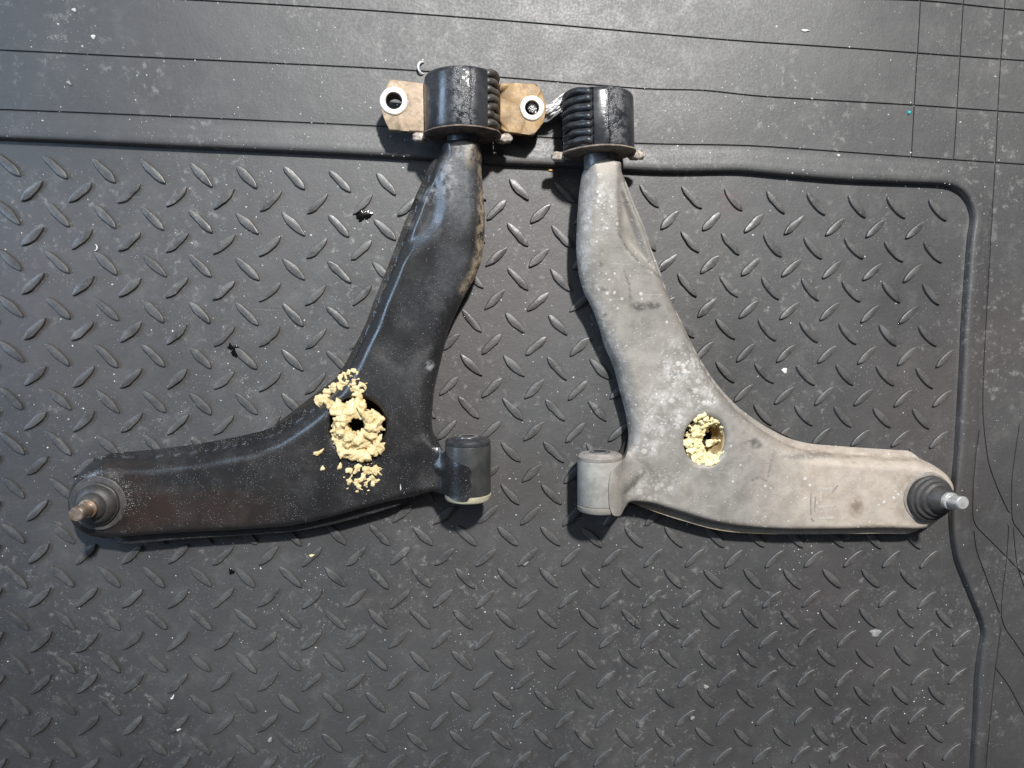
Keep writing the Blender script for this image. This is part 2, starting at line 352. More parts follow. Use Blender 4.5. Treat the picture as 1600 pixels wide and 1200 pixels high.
def mat_height(P):
    d, bi, bt = seg_dist(P, border); ins = inside(P, field_poly)
    sd = np.where(ins, -d, d)
    z = np.interp(sd, [-.0008, 0, .0006, .0012, .0022, .004, .009, .013, .017, .0205], [0, .0002, .0050, .0069, .0079, .0084, .0082, .0074, .0076, ZB - .001])
    und = .0009 * np.sin(P[:, 0] * 21 + 1) * np.cos(P[:, 1] * 17) * sstep(sd, .02, .06)
    return z + und, sd
def build_mat():
    x0, x1, y0, y1 = -7.5 * U, 31 * U, -21 * U, 9 * U
    gx, gy = np.meshgrid(np.arange(x0, x1 + 1e-6, .007), np.arange(y0, y1 + 1e-6, .007)); G = np.c_[gx.ravel(), gy.ravel()]
    db, _, _ = seg_dist(G, border); keep = db > .024
    for g in grooves:
        dg, _, _ = seg_dist(G, g); keep &= dg > .003
    edge_pt = (np.abs(G[:, 0] - x0) < 1e-6) | (np.abs(G[:, 0] - x1) < .006) | (np.abs(G[:, 1] - y0) < 1e-6) | (np.abs(G[:, 1] - y1) < .006)
    pts = [tuple(p) for p, k in zip(G, keep) if k]
    edges = []; zdrop = {}
    def in_box(p): return x0 + .002 < p[0] < x1 - .002 and y0 + .002 < p[1] < y1 - .002
    def rail(A, tagz=None):
        prev = None
        for p in A:
            if in_box(p):
                pts.append((p[0], p[1])); i = len(pts) - 1
                if prev is not None: edges.append((prev, i))
                prev = i
            else: prev = None
    t = np.gradient(border, axis=0); t /= np.linalg.norm(t, axis=1)[:, None]; nrm = np.c_[-t[:, 1], t[:, 0]]
    test = border[20] + nrm[20] * .01
    if inside(test[None], field_poly)[0]: nrm = -nrm
    for off in (-.022, -.012, -.004, -.0008, 0, .0006, .0012, .0022, .004, .009, .013, .017, .0195, .0215):
        A = border + nrm * off; dd, _, _ = seg_dist(A, border)
        A = A[dd > abs(off) * .93 - 1e-9]
        for p in A:
            if in_box(p): pts.append(tuple(p))
    for gi, g in enumerate(grooves):
        t = np.gradient(g, axis=0); t /= np.linalg.norm(t, axis=1)[:, None]; n2 = np.c_[-t[:, 1], t[:, 0]]
        for off in (-.0009, -.0003, .0003, .0009): rail(g + n2 * off * gw[gi])
    r = delaunay_2d_cdt([Vector(p) for p in pts], edges, [], 0, 1e-6)
    P = np.array([(v.x, v.y) for v in r[0]]); z, sd = mat_height(P)
    dg = np.full(len(P), 1.0)
    for gi, g in enumerate(grooves): dg = np.minimum(dg, seg_dist(P, g)[0] / gw[gi])
    z = z - np.where(sd > .004, .0017 * (1 - sstep(dg, .0003, .00105)), 0) + np.where(sd > .004, .0003 * np.exp(-((dg - .0018) / .0012) ** 2), 0)
    V = [(a, b, c) for (a, b), c in zip(P, z)]
    Fc = [tuple(f) for f in r[2]]
    # underside and rim, so the sheet has a thickness
    n0 = len(V); V += [(x0, y0, -.004), (x1, y0, -.004), (x1, y1, -.004), (x0, y1, -.004)]; Fc.append((n0 + 3, n0 + 2, n0 + 1, n0))
    return mesh("rubber_mat", V, Fc)
mat_me = build_mat()
bm = bmesh.new(); bm.from_mesh(mat_me)
for f in bm.faces:
    f.normal_update()
    if len(f.verts) == 3 and f.normal.z < 0: f.normal_flip()
bm.to_mesh(mat_me); bm.free()
mat_o = link("rubber_mat", mat_me, MAT["mat"]); sharp(mat_o, 50)
tag(mat_o, "black rubber boot mat with raised slanted treads and grooved border under both arms", "mat")

def tread_mesh():
    N = 9; rows = []                      # a lens-shaped rib along local x
    L, Wd, Hh = .0145, .0042, .0026
    def half(u, s): return Wd * s * (1 - abs(u) ** 2.6) ** .75
    V = []; Fc = []; rings = [(1.0, 1.0, -.0003), (.985, .88, Hh * .70), (.965, .78, Hh * .95), (.94, .66, Hh * 1.0)]
    M2 = 9
    us = [math.cos(math.pi * k / (M2 - 1)) for k in range(M2)]
    for (sl, sw, z) in rings:
        for u in us: V.append((u * L * sl, half(u, sw), z))
        for u in us[-2:0:-1]: V.append((u * L * sl, -half(u, sw), z))
    n = 2 * M2 - 2
    for k in range(len(rings) - 1):
        for i in range(n): Fc.append((k * n + i, k * n + (i + 1) % n, (k + 1) * n + (i + 1) % n, (k + 1) * n + i))
    Fc.append(tuple((len(rings) - 1) * n + i for i in range(n)))
    return V, Fc
TV, TF = tread_mesh()
def tread_variant(k):
    V = [(x * (1 + .03 * math.sin(k + y * 900)), y * (1 + .12 * math.sin(x * 260 + k * 1.7)) + .0002 * math.sin(x * 420 + k), z * (1 + (.0 if z < .001 else .10 * math.sin(x * 300 + k * 2.1)))) for x, y, z in TV]
    me = mesh("tread", V, TF); me.materials.append(MAT["mat"]); bm = bmesh.new(); bm.from_mesh(me)
    for f in bm.faces: f.smooth = True
    for e in bm.edges:
        if len(e.link_faces) == 2 and e.calc_face_angle(0) > math.radians(38): e.smooth = False
    bm.to_mesh(me); bm.free(); return me
tread_me = mesh("tread", TV, TF); tread_me.materials.append(MAT["mat"])
for p in tread_me.polygons: p.use_smooth = True
bm = bmesh.new(); bm.from_mesh(tread_me)
for e in bm.edges:
    if len(e.link_faces) == 2 and e.calc_face_angle(0) > math.radians(38): e.smooth = False
bm.to_mesh(tread_me); bm.free()

# ------------------------------------------------------------------ control arms: outlines (photo pixel, flange mm, shoulder mm, seam mm, bottom mm)
ARM_Z = .024
L_OUT = [  # x, y, flange width, shoulder width, seam height, underside height
 (693, 228, 0, 6, 34, 17), (688, 242, 1, 16, 33, 17), (672, 260, 5, 10, 30, 14), (662, 280, 6, 10, 27, 12), (650, 305, 6, 9, 25, 9), (641, 325, 6, 11.5, 19.5, 7), (630, 350, 6, 11.5, 18.5, 6), (620, 377, 6, 11.5, 17.5, 6), (607, 410, 6, 11.5, 16.5, 5), (595, 440, 5.5, 12.5, 15.5, 5), (582, 472, 5, 13.5, 15.5, 4), (570, 505, 5, 13.5, 14.5, 4),
 (553, 539, 5, 13.5, 14.5, 3), (531, 579, 6, 13.5, 14.5, 3), (506, 611, 7, 13.5, 14.5, 3), (472, 639, 8, 13.5, 14.5, 3), (431, 666, 8, 13.5, 14.5, 3), (400, 677, 9, 13.5, 14.5, 3), (355, 687, 9, 13.5, 14.5, 3), (299, 697, 9, 13.5, 14.5, 3), (236, 705, 8, 13.5, 14.5, 3), (192, 709, 7, 13.5, 14.5, 3), (156, 714, 3, 12.5, 15.5, 4), (128, 732, 0.5, 11.5, 17.5, 5), (109, 758, 0, 11.5, 17.5, 5),
 (103, 787, 0, 11.5, 17.5, 5), (110, 818, 0, 11.5, 17.5, 5), (130, 838, 0.5, 11.5, 17.5, 5), (156, 845, 2, 10.5, 15.5, 4), (186, 852, 7.2, 6.5, 18.5, 3), (217, 851, 7.7, 6.5, 18.5, 3), (280, 845, 6.7, 6.5, 18.5, 3), (361, 840, 6.2, 6.5, 18.5, 3), (455, 833, 6.2, 6.5, 18.5, 3), (517, 822, 7.2, 6.5, 18.5, 3), (580, 805, 7.7, 6.5, 18.5, 3), (612, 795, 6.7, 6.5, 18.5, 3), (645, 783, 2.5, 10.5, 14.5, 4), (678, 770, 0.8, 6, 17.5, 7),
 (697, 767, 0, 3, 30, 14), (713, 771, 0, 2, 50, 30), (729, 770, 0, 1.5, 52, 34), (736, 755, 0, 1.5, 52, 36), (733, 738, 0, 1.5, 52, 36), (735, 726, 0, 1.5, 52, 36), (727, 718, 0, 2, 51, 34), (712, 714, 0, 3, 44, 26),
 (698, 706, 0, 6, 34, 16), (684, 693, 0, 9, 27, 9), (676, 675, 0, 12.5, 19.5, 5), (675, 648, 0, 13.5, 17.5, 4), (679, 607, 0, 14.5, 17.5, 4), (690, 560, 0, 14.5, 17.5, 4), (700, 520, 0, 14.5, 18.5, 4), (714, 487, 0, 15.5, 19.5, 5), (726, 462, 0, 14, 25, 7), (741, 436, 0, 14, 27, 8), (751, 410, 0, 15, 29, 10), (756, 378, 0, 16, 30, 12), (757, 345, 0, 16, 31, 14), (755, 312, 0, 17, 32, 16), (752, 275, 0, 17, 33, 17), (752, 242, 0, 17, 33, 17), (751, 230, 0, 6, 34, 17), (736, 225, 0, 4, 38, 17), (722, 223, 0, 4, 42, 17), (707, 225, 0, 4, 38, 17)]
R_OUT = [
 (966, 260, 0, 6, 34, 17), (968, 272, 0.5, 15, 33, 17), (978, 292, 3, 9, 30, 14), (990, 320, 3, 9, 27, 11), (1005, 352, 3, 9, 25, 9), (1020, 388, 3, 11.5, 18.5, 7), (1034, 422, 3, 11.5, 17.5, 6), (1042, 445, 2.5, 12.5, 16.5, 5), (1057, 478, 2, 13.5, 15.5, 4), (1076, 517, 2, 13.5, 15.5, 4), (1092, 550, 2, 13.5, 15.5, 4), (1111, 581, 2.5, 13.5, 14.5, 3), (1131, 608, 3, 13.5, 14.5, 3), (1162, 640, 4, 13.5, 14.5, 3), (1194, 663, 5, 13.5, 14.5, 3), (1234, 685, 6, 12.5, 14.5, 3),
 (1275, 696, 7, 11.5, 14.5, 3), (1350, 702, 7.5, 10.5, 14.5, 3), (1412, 706, 7, 10.5, 14.5, 3), (1431, 708, 6, 10.5, 14.5, 3), (1446, 719, 1, 10.5, 15.5, 4), (1462, 727, 0, 10.5, 17.5, 5), (1480, 739, 0, 10.5, 17.5, 5), (1491, 757, 0, 10.5, 17.5, 5), (1490, 780, 0, 10.5, 17.5, 5), (1480, 801, 0, 10.5, 17.5, 5), (1466, 815, 0, 10.5, 17.5, 5), (1447, 829, 0.5, 10.5, 15.5, 4), (1424, 836, 5.2, 6.5, 18.5, 3), (1375, 836, 5.7, 6.5, 18.5, 3), (1285, 837, 5.2, 6.5, 18.5, 3),
 (1210, 837, 5.7, 6.5, 18.5, 3), (1150, 834, 6.7, 6.5, 18.5, 3), (1112, 828, 6.7, 6.5, 18.5, 3), (1056, 812, 6.7, 6.5, 18.5, 3), (1012, 797, 6.2, 6.5, 18.5, 4), (985, 787, 1, 6, 17.5, 7), (972, 788, 0, 3, 32, 14), (960, 795, 0, 2, 48, 30), (947, 792, 0, 1.5, 52, 34), (941, 776, 0, 1.5, 52, 36), (940, 746, 0, 1.5, 52, 36), (944, 728, 0, 1.5, 52, 34), (957, 718, 0, 3, 46, 28), (971, 712, 0, 5, 36, 18), (980, 700, 0, 9, 27, 9),
 (984, 679, 0, 12.5, 19.5, 5), (980, 645, 0, 14.5, 17.5, 4), (971, 611, 0, 14.5, 17.5, 4), (961, 573, 0, 15.5, 17.5, 4), (946, 539, 0, 15.5, 18.5, 5), (936, 510, 0, 14, 25, 7), (925, 482, 0, 14, 26, 8), (912, 457, 0, 15, 28, 9), (903, 427, 0, 16, 29, 11), (899, 388, 0, 17, 30, 13), (900, 345, 0, 17, 31, 14), (903, 302, 0, 17, 32, 16), (907, 276, 0, 17, 33, 17), (914, 262, 0, 6, 34, 17), (927, 256, 0, 4, 38, 17), (941, 254, 0, 4, 42, 17), (954, 256, 0, 4, 38, 17)]

def arm_shell(parent, OUT, ztop, hole, recess, cyl, mat, blobs, dome):
    """pressed upper shell (height over a traced outline) and the lower shell under it"""
    A = np.array([[*W(p[0], p[1], ARM_Z)[:2], p[2] * 1e-3, p[3] * 1e-3, p[4] * 1e-3, p[5] * 1e-3] for p in OUT])
    o = catmull(A, .0022, closed=True); poly = o[:, :2]; cl = np.vstack([poly, poly[:1]])
    hc = W(hole[0], hole[1], .040)[:2]; hrx = hole[2] * .00059; hry = hole[3] * .00059
    ang = np.arange(64) / 64 * 2 * math.pi; hp = hc + np.c_[hrx * np.cos(ang), hry * np.sin(ang)]
    mn, mx = poly.min(0), poly.max(0); st = .0019
    gx, gy = np.meshgrid(np.arange(mn[0], mx[0], st), np.arange(mn[1], mx[1], st)); gx = gx + (np.arange(gx.shape[0]) % 2)[:, None] * st / 2
    G = np.c_[gx.ravel(), gy.ravel()]; G = G[inside(G, poly)]
    d, _, _ = seg_dist(G, cl); G = G[d > .0015]
    hd = np.hypot((G[:, 0] - hc[0]) / hrx, (G[:, 1] - hc[1]) / hry); G = G[hd > 1.10]
    pts = [tuple(p) for p in poly]; n = len(pts); edges = [(i, (i + 1) % n) for i in range(n)]
    m0 = len(pts); pts += [tuple(p) for p in hp]; edges += [(m0 + i, m0 + (i + 1) % 64) for i in range(64)]
    pts += [tuple(hc + np.c_[hrx * 1.05 * np.cos(a), hry * 1.05 * np.sin(a)][0]) for a in ang]
    # a rail just inside the seam keeps the flange edge crisp
    pts += [tuple(p) for p in G]
    r = delaunay_2d_cdt([Vector(p) for p in pts], edges, [], 0, 1e-7)
    P = np.array([(v.x, v.y) for v in r[0]]); tri = np.array([f for f in r[2]])
    cen = P[tri].mean(1); ok = inside(cen, poly) & (np.hypot((cen[:, 0] - hc[0]) / hrx, (cen[:, 1] - hc[1]) / hry) > 1)
    tri = tri[ok]
    # parameters come smoothly from the outline (inverse-distance mean, so there is no crease at the medial axis)
    d, bi, bt = seg_dist(P, cl)
    prm = np.zeros((len(P), 3)); sub = o[::2]
    for s in range(0, len(P), 4000):
        q = P[s:s + 4000]; dd = np.hypot(q[:, None, 0] - sub[None, :, 0], q[:, None, 1] - sub[None, :, 1]) + 4e-4
        w = dd ** -4; w /= w.sum(1, keepdims=True); prm[s:s + 4000] = w @ sub[:, 2:5]
    fw, sb, zs = prm.T
    zt = ztop(P)
    t = np.clip((d - fw) / np.maximum(sb, 1e-4), 0, 1)
    prof = (1 - (1 - t) ** 2.0) ** .62
    z = zs + (np.maximum(zt, zs + .001) - zs) * prof
    for rp, depth, soft in recess:
        R2 = catmull(W2(rp, .040), .003, closed=True); din, _, _ = seg_dist(P, np.vstack([R2, R2[:1]])); ii = inside(P, R2)
        sgn = np.where(ii, din, -din); z = z - depth * sstep(sgn, -soft * .35, soft) * prof
    for (bx, by, br, bh) in dome:
        c = W(bx, by, .040)[:2]; dd = np.hypot(*(P - c).T); z = z + bh * (1 - sstep(dd, br * .75, br)) * prof
    hq = np.hypot((P[:, 0] - hc[0]) / hrx, (P[:, 1] - hc[1]) / hry); hdm = (hq - 1) * hrx
    z = z - .0022 * (1 - np.clip(hdm / .0035, 0, 1)) ** 2
    c0, cr, ca = cyl                                     # saddle over the small bushing
    dx = (P - c0) @ np.array([ca[1], -ca[0]]); ay = (P - c0) @ np.array(ca)
    ad = np.minimum(np.abs(dx), cr * .88); zc = np.sqrt(cr ** 2 - ad ** 2) + .0335 + .0016 - 1.85 * np.maximum(np.abs(dx) - cr * .88, 0)
    near = (np.abs(ay) < .034) & (np.abs(dx) < cr * 1.8)
    kk = .004; mxz = np.maximum(z, zc) + np.maximum(kk - np.abs(z - zc), 0) ** 2 / (4 * kk)
    z = np.where(near, np.where(np.abs(dx) < cr * .7, np.minimum(mxz, zc + .006), mxz), z)
    z = z + .0004 * np.sin(P[:, 0] * 130 + 2) * np.cos(P[:, 1] * 110) * prof
    V = [(a, b, c) for (a, b), c in zip(P, z)]; Fc = [tuple(f) for f in tri]
    # rolled-in lip of the hole and the outer wall down to the seam underside
    hi = [int(np.argmin(np.hypot(*(P - q).T))) for q in hp]
    b0 = len(V)
    for k in range(64): V.append((hc[0] + hrx * .97 * math.cos(ang[k]), hc[1] + hry * .97 * math.sin(ang[k]), V[hi[k]][2] - .003))
    for k in range(64): V.append((hc[0] + hrx * .96 * math.cos(ang[k]), hc[1] + hry * .96 * math.sin(ang[k]), V[hi[k]][2] - .009))
    for k in range(64):
        j = (k + 1) % 64; Fc.append((hi[k], hi[j], b0 + j, b0 + k)); Fc.append((b0 + k, b0 + j, b0 + 64 + j, b0 + 64 + k))
    oi = [int(np.argmin(np.hypot(*(P - q).T))) for q in poly]; e0 = len(V)
    for k in range(n): V.append((poly[k][0], poly[k][1], V[oi[k]][2] - .0016))
    for k in range(n): Fc.append((oi[k], e0 + k, e0 + (k + 1) % n, oi[(k + 1) % n]))
    me = mesh("upper_shell", V, Fc)
    bmm = bmesh.new(); bmm.from_mesh(me); bmesh.ops.recalc_face_normals(bmm, faces=bmm.faces)
    if sum(f.normal.z for f in bmm.faces) < 0: bmesh.ops.reverse_faces(bmm, faces=bmm.faces)
    bmm.to_mesh(me); bmm.free()
    nv = len(V); XY = np.array(V)[:, :2]
    for an, lst in blobs.items():
        val = np.zeros(nv)
        for bl in lst:
            if callable(bl): val = np.maximum(val, bl(XY)); continue
            c = W(bl[0], bl[1], .040)[:2]; rx, ry, k = bl[2] * 6e-4, bl[3] * 6e-4, bl[4]
            q = np.hypot((XY[:, 0] - c[0]) / rx, (XY[:, 1] - c[1]) / ry); val = np.maximum(val, k * (1 - sstep(q, .35, 1.15)))
        if an == 'brown' and mat == MAT['grey']:
            cr_ = np.zeros(nv); q_ = np.exp(-((d - fw - .0008) / .0011) ** 2) * (fw > .0015) * .8; cr_[:len(P)] = q_; val = np.maximum(val, cr_)  # shade line of the flange crease, painted in brown
        at = me.attributes.new(an, 'FLOAT', 'POINT'); at.data.foreach_set("value", val.astype(np.float32))
    up = link("upper_shell", me, mat, parent); sharp(up, 58)
    # lower shell
    ctr = poly.mean(0); t = np.roll(poly, -1, 0) - np.roll(poly, 1, 0); t /= np.linalg.norm(t, axis=1)[:, None]; nr = np.c_[t[:, 1], -t[:, 0]]
    if inside(poly[:1] + nr[:1] * .002, poly)[0]: nr = -nr
    zz = np.array([V[oi[k]][2] for k in range(n)]) - .0017; fwid = o[:, 2]; zb = np.minimum(np.minimum(o[:, 5], .017), zz - .004)
    rings = [poly - nr * .0004, poly - nr * .0006, poly - nr * (fwid[:, None] * .8 + .0012), poly - nr * (fwid[:, None] * .8 + .0022), poly - nr * (fwid[:, None] * .8 + .0050)]
    zr = [zz, zz - .0018, zz - .0020, zb + .004, zb]
    LV = []; LF = []
    for q, h in zip(rings, zr): LV += [(a, b, c) for (a, b), c in zip(q, h)]
    for k in range(4):
        for i in range(n): LF.append((k * n + i, (k + 1) * n + i, (k + 1) * n + (i + 1) % n, k * n + (i + 1) % n))
    qb = rings[4]; rr_ = delaunay_2d_cdt([Vector(p) for p in qb], [(i, (i + 1) % n) for i in range(n)], [], 0, 1e-7)
    Qb = np.array([(v.x, v.y) for v in rr_[0]]); b0 = len(LV); src = [int(np.argmin(np.hypot(*(qb - q).T))) for q in Qb]
    LV += [(q[0], q[1], zb[k]) for q, k in zip(Qb, src)]
    for f in rr_[2]:
        if inside(Qb[list(f)].mean(0)[None], poly)[0]: LF.append(tuple(b0 + i for i in f))
    lm = mesh("lower_shell", LV, LF); bmm = bmesh.new(); bmm.from_mesh(lm); bmesh.ops.recalc_face_normals(bmm, faces=bmm.faces); bmm.to_mesh(lm); bmm.free()
    for an in blobs: lm.attributes.new(an, 'FLOAT', 'POINT')
    if "tan" in blobs:
        pp = [proj(v)[:2] for v in LV]
        lm.attributes["tan"].data.foreach_set("value", np.array([.9 if mat == MAT["grey"] and b > 795 and a > 985 else 0.0 for a, b in pp], np.float32))
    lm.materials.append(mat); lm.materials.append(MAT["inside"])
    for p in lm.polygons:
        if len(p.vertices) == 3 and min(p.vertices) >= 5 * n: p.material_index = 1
    lo = link("lower_shell", lm, mat, parent); sharp(lo, 50)
    tr = tri; Pz = z
    def sample(k):
        """random points on the shell's top: xy, z"""
        f = tr[rng.integers(0, len(tr), k)]; w = rng.random((k, 3)); w /= w.sum(1, keepdims=True)
        return (P[f] * w[:, :, None]).sum(1), (Pz[f] * w).sum(1)
    def height(q):
        return float(Pz[int(np.argmin(np.hypot(*(P - np.asarray(q)[:2]).T)))])
    return up, hc, hrx, hry, sample, height

def empty(name, loc):
    e = bpy.data.objects.new(name, None); COL.objects.link(e); e.location = loc; e.empty_display_size = .02; return e
class Part:
    """parent at the origin keeps part coordinates in metres of the place"""
arm_l = empty("control_arm", (0, 0, 0)); tag(arm_l, "oily black car control arm with foam over its hole and a tan bracket", "control arm", "car control arms on the mat")
arm_r = empty("control_arm", (0, 0, 0)); tag(arm_r, "dusty grey and beige car control arm with pale foam inside its round hole", "control arm", "car control arms on the mat")

def axis_of(pa, pb, z, zc):
    # the outline's middle is seen at the axis height, the ends at the height of the highest line
    a, b = (np.array([W(*p, zc)[0], W(*p, z)[1], 0]) for p in (pa, pb)); d = (b - a)[:2]; L = np.hypot(*d); d = d / L; return a[:2], d, L
def axis_rot(d):                         # turns +y to the direction d (in the plane)
    return (0, 0, math.atan2(d[1], d[0]) - math.pi / 2)

# --- small bushings (needed first: the shells wrap over them)
def small_bushing(parent, topc, botc, R, zc, body, rim_a, rim_b, edge=None):
    a, d, L = axis_of(topc, botc, zc + R, zc)         # topc, botc: highest line of the sleeve, far end to near end
    root = lathe("small_bushing", [(.0045, R - .001), (.005, R - .0002), (.006, R), (L - .0075, R), (L - .0068, R - .0003), (L - .006, R - .001)], body, parent, (a[0], a[1], zc), axis_rot(d))
    lathe("rubber_collar", [(-.0015, .0085), (-.0022, .0105), (-.0020, R - .007), (-.0005, R - .0055), (-.0010, R - .003), (.0002, R - .001), (.0015, R - .0002), (.0043, R - .0004), (.0046, R - .001)], rim_a, root, (0, 0, 0), cap0=False)
    lathe("inner_tube", [(-.0032, .0062), (-.0034, .0088), (-.0026, .0100), (.004, .0100)], MAT["steel"], root, (0, 0, 0), cap0=False)
    lathe("bore", [(-.0030, .0062), (.02, .0060)], MAT["rubber"], root, (0, 0, 0), cap0=False)
    lathe("end_cap", [(L - .0060, R - .001), (L - .0056, R + .0004), (L - .002, R + .0001), (L - .0003, R - .0012), (L, R - .004), (L - .001, R - .009)], rim_b, root, (0, 0, 0), cap0=False)
    return root, (a, d, L)
RS = .0212
sb_l, ax_l = small_bushing(arm_l, (731, 692), (731, 789), RS, .0335, MAT["small_l"], MAT["rubber"], MAT["cream"])
sb_r, ax_r = small_bushing(arm_r, (937, 716), (937, 806), RS, .0335, MAT["small_r"], MAT["dusty_rim"], MAT["dusty_rim2"])
def cyl_args(axi):
    a, d, L = axi; return (a + d * L / 2, RS, d)

# --- heights of the pressed plates
def ztop_l(P):
    y0, y1 = W(700, 560, .04)[1], W(720, 230, .05)[1]
    t = np.clip((P[:, 1] - y0) / (y1 - y0), 0, 1); z = .033 + .017 * t * t * (3 - 2 * t)
    xl, xr = W(150, 780, .04)[0], W(480, 760, .04)[0]
    return z - .001 * (1 - sstep(P[:, 0], xl, xr))
def ztop_r(P):
    y0, y1 = W(1000, 560, .04)[1], W(940, 260, .05)[1]
    t = np.clip((P[:, 1] - y0) / (y1 - y0), 0, 1); z = .033 + .017 * t * t * (3 - 2 * t)
    xl, xr = W(1150, 780, .04)[0], W(1450, 780, .04)[0]
    return z - .001 * sstep(P[:, 0], xl, xr)
rec_l = [([(691, 252), (668, 285), (648, 330), (630, 370), (608, 408), (597, 428), (618, 412), (645, 393), (668, 374), (688, 352), (695, 325), (694, 290)], .0068, .0125)]
rec_r = [([(966, 282), (985, 318), (1002, 356), (1018, 394), (1030, 424), (1032, 432), (1015, 420), (992, 402), (976, 385), (966, 366), (964, 330), (963, 300)], .0095, .0075)]
def right_edge_l(XY):
    e = W2([(757, 250), (757, 300), (756, 350), (754, 390), (745, 425), (728, 455)], .030); d, _, _ = seg_dist(XY, e); return .95 * (1 - sstep(d, .003, .0085))
def beige_x(XY):
    a, b = W(1120, 700, .04)[0], W(1330, 760, .04)[0]; return sstep(XY[:, 0], a, b)
def line_r(pts_, w, k):
    e = W2(pts_, .038)
    def f(XY):
        d, _, _ = seg_dist(XY, e); return k * (1 - sstep(d, w * .4, w * 1.6))
    return f
def rim_tan_r(XY):
    e = W2([(985, 790), (1056, 815), (1112, 831), (1210, 840)], .020); d, _, _ = seg_dist(XY, e); return .9 * (1 - sstep(d, .002, .006))
def left_shine_r(XY):  # highlight of the left shoulder, put into the pale colour
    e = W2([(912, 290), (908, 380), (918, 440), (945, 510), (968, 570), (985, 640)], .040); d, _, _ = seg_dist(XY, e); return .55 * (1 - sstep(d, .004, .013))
blobs_l = {"dust": [(718, 300, 34, 85, 1), (705, 420, 36, 60, .55), (660, 470, 55, 70, .30), (620, 580, 60, 70, .22), (670, 350, 30, 40, .45), (725, 250, 24, 30, .7)], "tan": [right_edge_l, (735, 245, 12, 22, .8), (640, 348, 8, 6, .3)], "pale": [(700, 285, 16, 40, .75), (672, 305, 22, 14, .55), (722, 240, 22, 14, .5), (672, 572, 8, 9, .8), (692, 705, 9, 4, .9), (640, 350, 6, 8, .4)], "brown": [(215, 800, 90, 45, 1.0), (330, 800, 120, 40, .7), (190, 760, 50, 40, .6)]}  # dust spots on the neck double as its painted sheen
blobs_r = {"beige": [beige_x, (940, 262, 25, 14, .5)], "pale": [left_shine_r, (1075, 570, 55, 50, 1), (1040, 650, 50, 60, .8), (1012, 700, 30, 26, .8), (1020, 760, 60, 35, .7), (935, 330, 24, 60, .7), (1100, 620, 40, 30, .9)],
    "dark": [line_r([(966, 366), (980, 392), (1002, 415), (1031, 432)], .0011, .9), line_r([(974, 425), (982, 440), (986, 472)], .0007, .7), line_r([(1212, 712), (1203, 748)], .0008, .6), line_r([(1165, 694), (1187, 686)], .0010, .8), line_r([(1178, 752), (1190, 747), (1202, 753)], .0008, .8), line_r([(976, 620), (984, 628)], .0012, .8), (945, 452, 7, 4, .9), (948, 492, 4, 4, .9), (1000, 479, 19, 9, 1), (1022, 477, 17, 8, 1), (1187, 696, 12, 9, 1), (938, 413, 5, 5, 1), (1262, 716, 40, 6, .7), (1180, 692, 5, 4, 1), (1012, 735, 50, 25, .35), (1300, 716, 30, 6, .6)],  # first stroke paints the web crease's shade; the others are marks
    "brown": [(1345, 795, 14, 22, .9), (1375, 828, 70, 6, .8), (1130, 822, 60, 8, .9), (990, 700, 12, 14, .55), (1420, 770, 26, 50, .35), (1290, 828, 60, 5, .7)], "tan": [rim_tan_r]}
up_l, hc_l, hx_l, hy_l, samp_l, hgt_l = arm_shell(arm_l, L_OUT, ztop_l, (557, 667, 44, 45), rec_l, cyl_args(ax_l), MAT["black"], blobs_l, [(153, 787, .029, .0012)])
up_r, hc_r, hx_r, hy_r, samp_r, hgt_r = arm_shell(arm_r, R_OUT, ztop_r, (1106, 690, 35.5, 39.5), rec_r, cyl_args(ax_r), MAT["grey"], blobs_r, [(1447, 775, .031, .0016)])

